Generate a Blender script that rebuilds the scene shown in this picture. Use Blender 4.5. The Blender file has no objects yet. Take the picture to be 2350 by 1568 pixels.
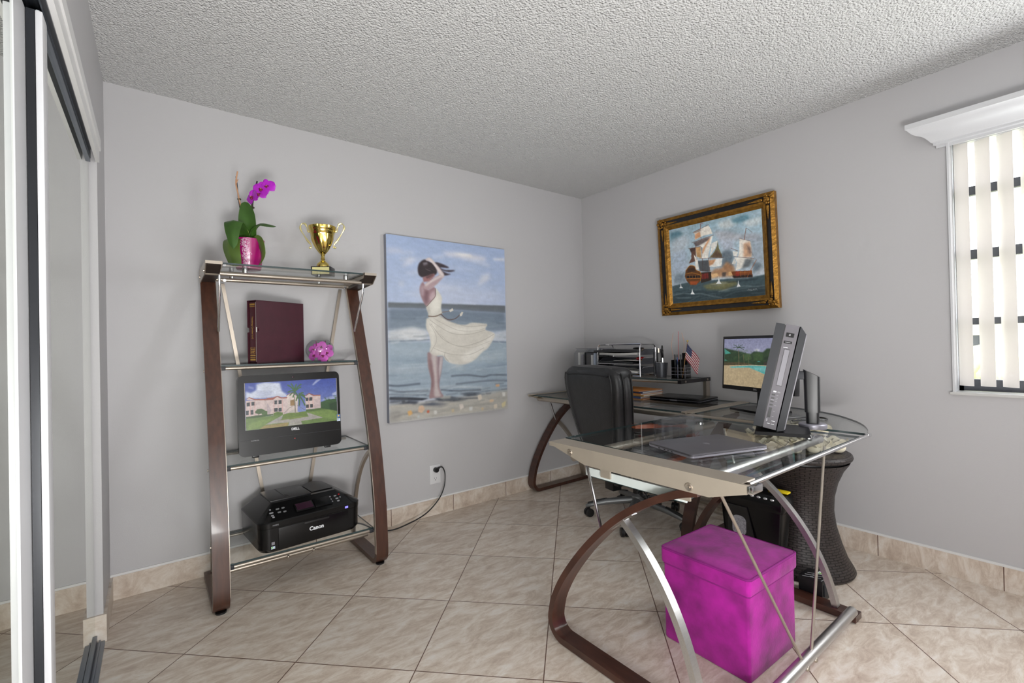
import bpy, bmesh, math, random
import numpy as np
from mathutils import Vector, Matrix
random.seed(7)
SC = bpy.context.scene
COL = SC.collection
PI = math.pi
H = 2.433          # ceiling height
XL = -3.2          # closet wall plane
# ---------------------------------------------------------------- camera
cam_d = bpy.data.cameras.new('camera')
cam_d.sensor_fit = 'HORIZONTAL'; cam_d.sensor_width = 36.0
cam_d.lens = 1072.07 / 2350 * 36
cam_d.clip_start = 0.02; cam_d.clip_end = 200
cam = bpy.data.objects.new('camera', cam_d); COL.objects.link(cam)
R_ = ((0.7928592, -0.6090410, -0.0210560), (-0.0123849, 0.0184411, -0.9997533), (0.6092790, 0.7929243, 0.0070783))
cam.matrix_world = Matrix(((R_[0][0], -R_[1][0], -R_[2][0], -3.0287), (R_[0][1], -R_[1][1], -R_[2][1], -2.8893),
                           (R_[0][2], -R_[1][2], -R_[2][2], 1.1537), (0, 0, 0, 1)))
SC.camera = cam
# ---------------------------------------------------------------- view + world + lamps
SC.view_settings.view_transform = 'Standard'; SC.view_settings.look = 'None'
SC.view_settings.gamma = 1.0; SC.view_settings.use_curve_mapping = False
SC.view_settings.exposure = 0.12
W = bpy.data.worlds.new('world'); SC.world = W; W.use_nodes = True
bg = W.node_tree.nodes['Background']; bg.inputs['Color'].default_value = (0.93, 0.96, 1.0, 1); bg.inputs['Strength'].default_value = 7.0

def area(name, loc, target, sx, sy, power, color=(1, 1, 1), spread=PI):
    d = bpy.data.lights.new(name, 'AREA'); d.shape = 'RECTANGLE'; d.size = sx; d.size_y = sy
    d.energy = power; d.color = color; d.spread = spread
    o = bpy.data.objects.new(name, d); COL.objects.link(o); o.location = loc
    v = Vector(target) - Vector(loc); o.rotation_euler = v.to_track_quat('-Z', 'Y').to_euler()
    return o
# daylight entering through the open part of the window, outside the frame to the right
area('window_daylight', (-0.03, -3.1, 1.48), (-2.0, -2.4, 1.3), 0.65, 1.15, 18, (0.98, 0.99, 1.0))
# added fill lamp low by the closet, bounced off the ceiling for brightness
area('bounce_fill', (-2.9, -3.3, 0.5), (-2.4, -1.8, 2.6), 0.6, 0.6, 50, (1.0, 0.99, 0.975))
# added soft fill lamp behind the camera, with no fixture there
area('room_fill', (-2.2, -3.70, 1.15), (-2.0, 0, 1.1), 1.2, 2.1, 12, (1.0, 0.99, 0.975))

# ---------------------------------------------------------------- helpers
def s2l(c):
    c = c / 255.0
    return c / 12.92 if c <= 0.04045 else ((c + 0.055) / 1.055) ** 2.4
def rgb(r, g, b): return (s2l(r), s2l(g), s2l(b), 1.0)

MATS = {}
def mat(name, col, rough=0.5, metal=0.0, var=0.06, vscale=8.0, stretch=(1, 1, 1), bump=0.0, bscale=60.0, spec=0.5, coat=0.0, emit=None, emit_s=0.0, sheen=0.0, trans=0.0):
    """Procedural principled material: noise-varied colour, optional noise bump."""
    m = bpy.data.materials.new(name); m.use_nodes = True
    nt = m.node_tree; b = nt.nodes['Principled BSDF']
    tc = nt.nodes.new('ShaderNodeTexCoord'); mp = nt.nodes.new('ShaderNodeMapping')
    mp.inputs['Scale'].default_value = stretch
    nt.links.new(tc.outputs['Object'], mp.inputs['Vector'])
    n = nt.nodes.new('ShaderNodeTexNoise'); n.inputs['Scale'].default_value = vscale; n.inputs['Detail'].default_value = 5
    nt.links.new(mp.outputs['Vector'], n.inputs['Vector'])
    r = nt.nodes.new('ShaderNodeValToRGB')
    c = rgb(*col)
    r.color_ramp.elements[0].position = 0.3; r.color_ramp.elements[1].position = 0.7
    r.color_ramp.elements[0].color = tuple(max(0, x * (1 - var)) for x in c[:3]) + (1,)
    r.color_ramp.elements[1].color = tuple(min(1, x * (1 + var)) for x in c[:3]) + (1,)
    nt.links.new(n.outputs['Fac'], r.inputs['Fac']); nt.links.new(r.outputs['Color'], b.inputs['Base Color'])
    b.inputs['Roughness'].default_value = rough; b.inputs['Metallic'].default_value = metal
    b.inputs['Specular IOR Level'].default_value = spec
    if coat: b.inputs['Coat Weight'].default_value = coat; b.inputs['Coat Roughness'].default_value = 0.08
    if sheen: b.inputs['Sheen Weight'].default_value = sheen; b.inputs['Sheen Roughness'].default_value = 0.4
    if trans: b.inputs['Transmission Weight'].default_value = trans
    if emit: b.inputs['Emission Color'].default_value = rgb(*emit); b.inputs['Emission Strength'].default_value = emit_s
    if bump:
        n2 = nt.nodes.new('ShaderNodeTexNoise'); n2.inputs['Scale'].default_value = bscale; n2.inputs['Detail'].default_value = 3
        nt.links.new(mp.outputs['Vector'], n2.inputs['Vector'])
        bp = nt.nodes.new('ShaderNodeBump'); bp.inputs['Strength'].default_value = bump; bp.inputs['Distance'].default_value = 0.01
        nt.links.new(n2.outputs['Fac'], bp.inputs['Height']); nt.links.new(bp.outputs['Normal'], b.inputs['Normal'])
    MATS[name] = m
    return m

def glass_mat(name, tint=(0.965, 0.98, 0.975), base=0.035, rough=0.0):
    m = bpy.data.materials.new(name); m.use_nodes = True; nt = m.node_tree
    for n in list(nt.nodes): nt.nodes.remove(n)
    out = nt.nodes.new('ShaderNodeOutputMaterial'); mix = nt.nodes.new('ShaderNodeMixShader')
    tr = nt.nodes.new('ShaderNodeBsdfTransparent'); gl = nt.nodes.new('ShaderNodeBsdfGlossy')
    tc = nt.nodes.new('ShaderNodeTexCoord'); nz = nt.nodes.new('ShaderNodeTexNoise'); nz.inputs['Scale'].default_value = 3
    cr = nt.nodes.new('ShaderNodeValToRGB')
    cr.color_ramp.elements[0].color = tuple(t * 0.99 for t in tint) + (1,); cr.color_ramp.elements[1].color = tint + (1,)
    nt.links.new(tc.outputs['Object'], nz.inputs['Vector']); nt.links.new(nz.outputs['Fac'], cr.inputs['Fac'])
    nt.links.new(cr.outputs['Color'], tr.inputs['Color'])
    gl.inputs['Roughness'].default_value = rough
    lw = nt.nodes.new('ShaderNodeLayerWeight'); lw.inputs['Blend'].default_value = 0.5
    pw = nt.nodes.new('ShaderNodeMath'); pw.operation = 'POWER'; pw.inputs[1].default_value = 5.0
    ma = nt.nodes.new('ShaderNodeMath'); ma.operation = 'MULTIPLY_ADD'; ma.inputs[1].default_value = 0.55; ma.inputs[2].default_value = base
    nt.links.new(lw.outputs['Facing'], pw.inputs[0]); nt.links.new(pw.outputs[0], ma.inputs[0])
    nt.links.new(ma.outputs[0], mix.inputs['Fac']); nt.links.new(tr.outputs[0], mix.inputs[1]); nt.links.new(gl.outputs[0], mix.inputs[2])
    nt.links.new(mix.outputs[0], out.inputs['Surface'])
    MATS[name] = m
    return m

def col_mat(name, emit=0.0, rough=0.5, dim=1.0, bump=0.0):
    """Material that shows a mesh's own painted colours (pictures, screens, flag)."""
    m = bpy.data.materials.new(name); m.use_nodes = True; nt = m.node_tree; b = nt.nodes['Principled BSDF']
    a = nt.nodes.new('ShaderNodeAttribute'); a.attribute_name = 'paint'
    if emit:
        nt.links.new(a.outputs['Color'], b.inputs['Emission Color']); b.inputs['Emission Strength'].default_value = emit
        b.inputs['Base Color'].default_value = (0.01, 0.01, 0.01, 1)
    else:
        nt.links.new(a.outputs['Color'], b.inputs['Base Color'])
    b.inputs['Roughness'].default_value = rough
    if bump:
        tc = nt.nodes.new('ShaderNodeTexCoord'); n2 = nt.nodes.new('ShaderNodeTexNoise'); n2.inputs['Scale'].default_value = 90
        bp = nt.nodes.new('ShaderNodeBump'); bp.inputs['Strength'].default_value = bump; bp.inputs['Distance'].default_value = 0.004
        nt.links.new(tc.outputs['Object'], n2.inputs['Vector']); nt.links.new(n2.outputs['Fac'], bp.inputs['Height']); nt.links.new(bp.outputs['Normal'], b.inputs['Normal'])
    MATS[name] = m
    return m

class MB:
    """Collects shapes into one bmesh; build() links it as ONE mesh object."""
    def __init__(self): self.bm = bmesh.new(); self.mi = 0
    def _tag(self, faces):
        for f in faces: f.material_index = self.mi
    def face(self, pts):
        vs = [self.bm.verts.new(p) for p in pts]; f = self.bm.faces.new(vs); f.material_index = self.mi; return f
    def box(self, c, s, rz=0.0, bevel=0.0, M=None, seg=2):
        g = bmesh.ops.create_cube(self.bm, size=1.0); vs = g['verts']
        T = Matrix.Translation(c) @ Matrix.Rotation(rz, 4, 'Z') @ Matrix.Diagonal((s[0], s[1], s[2], 1))
        if M is not None: T = M @ T
        bmesh.ops.transform(self.bm, matrix=T, verts=vs)
        fs = set(f for v in vs for f in v.link_faces); self._tag(fs)
        if bevel:
            es = list(set(e for v in vs for e in v.link_edges))
            r = bmesh.ops.bevel(self.bm, geom=es, offset=bevel, segments=seg, affect='EDGES', profile=0.6)
            self._tag(r['faces'])
        return self
    def prism(self, poly, f0, f1):
        """poly: list of 2D points; f0/f1 map (u,v)->3D for both ends."""
        a = [self.bm.verts.new(f0(*p)) for p in poly]; b = [self.bm.verts.new(f1(*p)) for p in poly]
        n = len(poly); fs = [self.bm.faces.new(a[::-1]), self.bm.faces.new(b)]
        for i in range(n):
            j = (i + 1) % n; fs.append(self.bm.faces.new((a[i], a[j], b[j], b[i])))
        self._tag(fs); return self
    def prism_z(self, poly, z0, z1): return self.prism(poly, lambda u, v: (u, v, z0), lambda u, v: (u, v, z1))
    def tube(self, pts, r, seg=10, closed=False, cap=True):
        pts = [Vector(p) for p in pts]; n = len(pts)
        rr = r if isinstance(r, (list, tuple)) else [r] * n
        rings = []; up = None
        for i in range(n):
            if closed: t = pts[(i + 1) % n] - pts[i - 1]
            else: t = pts[min(i + 1, n - 1)] - pts[max(i - 1, 0)]
            t.normalize()
            if up is None:
                up = Vector((0, 0, 1)) if abs(t.z) < 0.9 else Vector((1, 0, 0))
            x = up.cross(t)
            if x.length < 1e-6: x = Vector((1, 0, 0)).cross(t)
            x.normalize(); y = t.cross(x); up = y
            rings.append([self.bm.verts.new(pts[i] + (x * math.cos(2 * PI * k / seg) + y * math.sin(2 * PI * k / seg)) * rr[i]) for k in range(seg)])
        m = n if closed else n - 1; fs = []
        for i in range(m):
            a, b = rings[i], rings[(i + 1) % n]
            for k in range(seg):
                k2 = (k + 1) % seg; fs.append(self.bm.faces.new((a[k], a[k2], b[k2], b[k])))
        if cap and not closed:
            fs.append(self.bm.faces.new(rings[0][::-1])); fs.append(self.bm.faces.new(rings[-1]))
        self._tag(fs); return self
    def strap(self, pts, wdir, width, thick):
        """flat bar swept along pts; width along wdir, thickness across."""
        pts = [Vector(p) for p in pts]; n = len(pts); w = Vector(wdir).normalized() * width / 2; R = []
        for i in range(n):
            t = (pts[min(i + 1, n - 1)] - pts[max(i - 1, 0)]).normalized(); q = t.cross(w.normalized()).normalized() * thick / 2
            R.append([self.bm.verts.new(pts[i] + a * w + b * q) for a, b in ((-1, -1), (1, -1), (1, 1), (-1, 1))])
        fs = []
        for i in range(n - 1):
            for k in range(4):
                k2 = (k + 1) % 4; fs.append(self.bm.faces.new((R[i][k], R[i][k2], R[i + 1][k2], R[i + 1][k])))
        fs.append(self.bm.faces.new(R[0][::-1])); fs.append(self.bm.faces.new(R[-1])); self._tag(fs); return self
    def lathe(self, prof, seg=32, c=(0, 0, 0), fl=None, M=None):
        """prof: (r,z) list, revolved about z at c; fl(angle, z) scales the radius."""
        rings = []
        for r, z in prof:
            if r < 1e-5: rings.append([self.bm.verts.new((c[0], c[1], c[2] + z))])
            else:
                rings.append([self.bm.verts.new((c[0] + r * (fl(2 * PI * k / seg, z) if fl else 1) * math.cos(2 * PI * k / seg),
                                                 c[1] + r * (fl(2 * PI * k / seg, z) if fl else 1) * math.sin(2 * PI * k / seg), c[2] + z)) for k in range(seg)])
        if M is not None:
            bmesh.ops.transform(self.bm, matrix=M, verts=[v for R in rings for v in R])
        fs = []
        for a, b in zip(rings[:-1], rings[1:]):
            for k in range(seg):
                k2 = (k + 1) % seg
                if len(a) == 1 and len(b) == 1: continue
                if len(a) == 1: fs.append(self.bm.faces.new((a[0], b[k2], b[k])))
                elif len(b) == 1: fs.append(self.bm.faces.new((a[k], a[k2], b[0])))
                else: fs.append(self.bm.faces.new((a[k], a[k2], b[k2], b[k])))
        self._tag(fs); return self
    def cyl(self, c, r, h, seg=20, axis='Z'):
        a = Vector(c); d = {'X': Vector((1, 0, 0)), 'Y': Vector((0, 1, 0)), 'Z': Vector((0, 0, 1))}[axis]
        return self.tube([a - d * h / 2, a + d * h / 2], r, seg)
    def ball(self, c, r, s=(1, 1, 1), seg=16, M=None):
        g = bmesh.ops.create_uvsphere(self.bm, u_segments=seg, v_segments=max(6, seg // 2), radius=r)
        T = Matrix.Translation(c)
        if M is not None: T = T @ M
        bmesh.ops.transform(self.bm, matrix=T @ Matrix.Diagonal((s[0], s[1], s[2], 1)), verts=g['verts'])
        self._tag(set(f for v in g['verts'] for f in v.link_faces)); return self
    def loft(self, rings, cap=True):
        V = [[self.bm.verts.new(p) for p in R] for R in rings]; n = len(V[0]); fs = []
        for a, b in zip(V[:-1], V[1:]):
            for k in range(n):
                k2 = (k + 1) % n; fs.append(self.bm.faces.new((a[k], a[k2], b[k2], b[k])))
        if cap: fs.append(self.bm.faces.new(V[0][::-1])); fs.append(self.bm.faces.new(V[-1]))
        self._tag(fs); return self
    def sheet(self, f, nu, nv, thick=0.0):
        """surface f(u,v)->3D, u,v in 0..1; with thickness both sides are made."""
        V = [[Vector(f(i / nu, j / nv)) for j in range(nv + 1)] for i in range(nu + 1)]
        A = [[self.bm.verts.new(p) for p in r] for r in V]; fs = []
        for i in range(nu):
            for j in range(nv): fs.append(self.bm.faces.new((A[i][j], A[i + 1][j], A[i + 1][j + 1], A[i][j + 1])))
        if thick:
            B = []
            for i in range(nu + 1):
                row = []
                for j in range(nv + 1):
                    du = V[min(i + 1, nu)][j] - V[max(i - 1, 0)][j]; dv = V[i][min(j + 1, nv)] - V[i][max(j - 1, 0)]
                    nn = du.cross(dv); nn = nn.normalized() if nn.length > 1e-9 else Vector((0, 0, 1))
                    row.append(self.bm.verts.new(V[i][j] - nn * thick))
                B.append(row)
            for i in range(nu):
                for j in range(nv): fs.append(self.bm.faces.new((B[i][j], B[i][j + 1], B[i + 1][j + 1], B[i + 1][j])))
            edge = [(i, 0) for i in range(nu)] + [(nu, j) for j in range(nv)] + [(i, nv) for i in range(nu, 0, -1)] + [(0, j) for j in range(nv, 0, -1)]
            for k in range(len(edge)):
                a = edge[k]; b = edge[(k + 1) % len(edge)]
                fs.append(self.bm.faces.new((A[a[0]][a[1]], B[a[0]][a[1]], B[b[0]][b[1]], A[b[0]][b[1]])))
        self._tag(fs); return self
    def xf(self, M):
        bmesh.ops.transform(self.bm, matrix=M, verts=self.bm.verts[:]); return self
    def split(self, name, mats, parent, smooth=35):
        """every loose piece becomes an object of its own."""
        self.bm.verts.index_update(); seen = set(); out = []
        for v0 in self.bm.verts[:]:
            if v0 in seen: continue
            st, grp = [v0], []; seen.add(v0)
            while st:
                v = st.pop(); grp.append(v)
                for e in v.link_edges:
                    w = e.other_vert(v)
                    if w not in seen: seen.add(w); st.append(w)
            out.append(grp)
        objs = []
        for grp in out:
            m = MB(); mp = {v: m.bm.verts.new(v.co) for v in grp}
            for f in set(f for v in grp for f in v.link_faces):
                try: m.bm.faces.new([mp[v] for v in f.verts]).material_index = f.material_index
                except ValueError: pass
            objs.append(m.build(name, mats, parent, smooth))
        self.bm.free(); return objs
    def build(self, name, mats, parent=None, smooth=35, label=None):
        bmesh.ops.recalc_face_normals(self.bm, faces=self.bm.faces[:])
        me = bpy.data.meshes.new(name); self.bm.to_mesh(me); self.bm.free()
        for m in (mats if isinstance(mats, (list, tuple)) else [mats]): me.materials.append(MATS[m])
        if smooth:
            me.shade_smooth(); me.set_sharp_from_angle(angle=math.radians(smooth))
        o = bpy.data.objects.new(name, me); COL.objects.link(o)
        if parent is not None: o.parent = parent
        if label: o['label'] = label
        return o

def tag(o, label, cat, group=None, kind=None):
    o['label'] = label; o['category'] = cat
    if group: o['group'] = group
    if kind: o['kind'] = kind
    return o
def thing(name, label, cat, loc=(0, 0, 0), rotz=0.0, group=None):
    o = bpy.data.objects.new(name, None); COL.objects.link(o); o.empty_display_size = 0.05
    o.location = loc; o.rotation_euler = (0, 0, rotz)
    return tag(o, label, cat, group)
def struct(name, mb, mats, parent=None, smooth=0):
    o = mb.build(name, mats, parent, smooth)
    if parent is None: o['kind'] = 'structure'
    return o
def dup(root, loc, rotz=None, label=None, group=None):
    r = root.copy(); COL.objects.link(r); r.location = loc
    if rotz is not None: r.rotation_euler = (0, 0, rotz)
    if label: r['label'] = label
    if group: r['group'] = group
    for ch in list(root.children):
        c = ch.copy(); COL.objects.link(c); c.parent = r
        for g in list(ch.children):
            d = g.copy(); COL.objects.link(d); d.parent = c
    return r
def text_part(name, string, size, M, matn, parent, extrude=0.0003, align='CENTER', bold=0.0, label=None):
    """lettering as a thin mesh; M places the text plane (x right, y up, z out)."""
    cu = bpy.data.curves.new(name, 'FONT'); cu.body = string; cu.size = size; cu.extrude = extrude
    cu.align_x = align; cu.align_y = 'CENTER'; cu.offset = bold
    t = bpy.data.objects.new(name, cu); COL.objects.link(t)
    dg = bpy.context.evaluated_depsgraph_get()
    me = bpy.data.meshes.new_from_object(t.evaluated_get(dg))
    bpy.data.objects.remove(t); bpy.data.curves.remove(cu)
    me.transform(M); me.materials.clear(); me.materials.append(MATS[matn])
    o = bpy.data.objects.new(name, me); COL.objects.link(o); o.parent = parent
    if label: o['label'] = label
    return o
def frame_m(o, x, y):
    """matrix with origin o, x axis, y axis (z = x cross y)."""
    x = Vector(x).normalized(); y = Vector(y).normalized(); z = x.cross(y)
    return Matrix(((x.x, y.x, z.x, o[0]), (x.y, y.y, z.y, o[1]), (x.z, y.z, z.z, o[2]), (0, 0, 0, 1)))
def bez(p0, p1, p2, n=12):
    p0, p1, p2 = Vector(p0), Vector(p1), Vector(p2)
    return [p0 * (1 - t) ** 2 + p1 * 2 * t * (1 - t) + p2 * t * t for t in [i / n for i in range(n + 1)]]
def spline(pts, n=8):
    """Catmull-Rom through pts."""
    P = [Vector(p) for p in pts]; out = []
    for i in range(len(P) - 1):
        a, b, c, d = P[max(i - 1, 0)], P[i], P[i + 1], P[min(i + 2, len(P) - 1)]
        for k in range(n):
            t = k / n
            out.append(0.5 * ((2 * b) + (c - a) * t + (2 * a - 5 * b + 4 * c - d) * t * t + (3 * b - a - 3 * c + d) * t ** 3))
    out.append(P[-1]); return out
def rrect(w, h, r, n=5, cx=0, cy=0):
    out = []
    for sx, sy, a0 in ((1, 1, 0), (-1, 1, PI / 2), (-1, -1, PI), (1, -1, 1.5 * PI)):
        for k in range(n + 1):
            a = a0 + PI / 2 * k / n
            out.append((cx + sx * (w / 2 - r) + r * math.cos(a), cy + sy * (h / 2 - r) + r * math.sin(a)))
    return out
def slab(poly, z0, z1, name, parent):
    """glass plate with dark polished edges."""
    m = MB(); a = [m.bm.verts.new((x, y, z0)) for x, y in poly]; b = [m.bm.verts.new((x, y, z1)) for x, y in poly]; n = len(poly)
    m.bm.faces.new(a[::-1]); m.bm.faces.new(b)
    for i in range(n):
        f = m.bm.faces.new((a[i], a[(i + 1) % n], b[(i + 1) % n], b[i])); f.material_index = 1
    return m.build(name, ['clear_glass', 'glass_edge'], parent, 0)

# ---------------------------------------------------------------- painter (pictures on canvas, screens)
class Paint:
    def __init__(self, w, h, top, bot=None):
        self.w, self.h = w, h
        t = np.array(top, float); b = np.array(bot if bot is not None else top, float)
        v = np.linspace(0, 1, h)[:, None, None]
        self.a = t[None, None] * (1 - v) + b[None, None] * v + np.zeros((h, w, 1))
        self.X, self.Y = np.meshgrid(np.linspace(0, 1000, w), np.linspace(0, 1000, h))
        self.asp = w / h
    def blur(self, m, s):
        k = int(round(s * self.h / 1200.0))
        for _ in range(2):
            if k >= 1:
                p = np.pad(m, ((k, k), (0, 0)), mode='edge'); c = np.cumsum(np.vstack([np.zeros((1, p.shape[1])), p]), 0); m = (c[2 * k + 1:] - c[:-2 * k - 1]) / (2 * k + 1)
                p = np.pad(m, ((0, 0), (k, k)), mode='edge'); c = np.cumsum(np.hstack([np.zeros((p.shape[0], 1)), p]), 1); m = (c[:, 2 * k + 1:] - c[:, :-2 * k - 1]) / (2 * k + 1)
        return m
    def put(self, m, col, al): self.a += (np.array(col, float) - self.a) * (np.clip(m, 0, 1) * al)[..., None]
    def poly(self, pts, col, soft, al):
        P = list(zip(pts[0::2], pts[1::2])); m = np.zeros_like(self.X)
        for ox, oy in ((-.25, -.25), (.25, -.25), (-.25, .25), (.25, .25)):
            X = self.X + ox * 1000 / self.w; Y = self.Y + oy * 1000 / self.h; ins = np.zeros(X.shape, bool)
            for i in range(len(P)):
                x0, y0 = P[i]; x1, y1 = P[i - 1]
                if y0 == y1: continue
                ins ^= ((y0 > Y) != (y1 > Y)) & (X < (x1 - x0) * (Y - y0) / (y1 - y0) + x0)
            m += ins * 0.25
        self.put(self.blur(m, soft), col, al)
    def line(self, pts, col, w, soft, al):
        P = list(zip(pts[0::2], pts[1::2])); d = np.full(self.X.shape, 1e9); k = self.asp
        for (x0, y0), (x1, y1) in zip(P[:-1], P[1:]):
            ax, ay = (x1 - x0) * k, (y1 - y0); L = ax * ax + ay * ay + 1e-9
            px, py = (self.X - x0) * k, self.Y - y0; t = np.clip((px * ax + py * ay) / L, 0, 1)
            d = np.minimum(d, np.hypot(px - t * ax, py - t * ay))
        px = 1000.0 / self.h
        m = np.clip((w * 0.5 - d) / px + 0.5, 0, 1) * min(1, w / px + 0.2)
        self.put(self.blur(m, soft), col, al)
    def noise(self, amp, sx, sy, seed):
        r = np.random.RandomState(seed); g = r.rand(int(sy) + 2, int(sx) + 2)
        x = self.X / 1000 * sx; y = self.Y / 1000 * sy; i = x.astype(int); j = y.astype(int); fx = x - i; fy = y - j
        n = g[j, i] * (1 - fx) * (1 - fy) + g[j, i + 1] * fx * (1 - fy) + g[j + 1, i] * (1 - fx) * fy + g[j + 1, i + 1] * fx * fy
        self.a *= (1 + amp * (n - 0.5))[..., None]
    def dabs(self, n, box, length, width, cols, al, seed, slope=0.06, soft=3):
        """loose brush strokes scattered over part of the picture."""
        r = random.Random(seed)
        for _ in range(n):
            x = r.uniform(box[0], box[2]); y = r.uniform(box[1], box[3]); a = r.uniform(-slope, slope) * 1000; l_ = r.uniform(*length)
            self.line([x, y, x + l_ / 2, y + a * l_ / 2000 + r.uniform(-3, 3), x + l_, y + a * l_ / 1000], r.choice(cols), r.uniform(*width), soft, al * r.uniform(0.5, 1))
    def ops(self, L, smooth=False):
        for t, col, w, soft, al, pts in L:
            if len(pts) >= (14 if t == 'p' else 6) and (smooth or t == 'l'):
                q = [(x, y, 0) for x, y in zip(pts[0::2], pts[1::2])]
                q = spline([q[-1]] + q + [q[0], q[1]], 4)[4:-4] if t == 'p' else spline(q, 4)
                pts = [c for v in q for c in (v.x, v.y)]
            if t == 'p': self.poly(pts, col, soft, al)
            else: self.line(pts, col, w, soft, al)
def paint_sheet(name, P, f, matn, parent):
    """dense sheet f(u,v) (v down) carrying the painted colours."""
    h, w = P.h, P.w
    me = bpy.data.meshes.new(name)
    vs = [f(i / (w - 1), j / (h - 1)) for j in range(h) for i in range(w)]
    idx = np.arange(h * w).reshape(h, w)
    q = np.stack([idx[:-1, :-1], idx[1:, :-1], idx[1:, 1:], idx[:-1, 1:]], -1).reshape(-1, 4)
    me.from_pydata(vs, [], q.tolist())
    c = np.clip(P.a, 0, 255).reshape(-1, 3) / 255.0
    lin = np.where(c <= 0.04045, c / 12.92, ((c + 0.055) / 1.055) ** 2.4)
    at = me.color_attributes.new('paint', 'FLOAT_COLOR', 'POINT')
    at.data.foreach_set('color', np.hstack([lin, np.ones((len(lin), 1))]).astype(np.float32).ravel())
    me.materials.append(MATS[matn]); me.shade_smooth()
    o = bpy.data.objects.new(name, me); COL.objects.link(o); o.parent = parent
    return o

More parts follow.
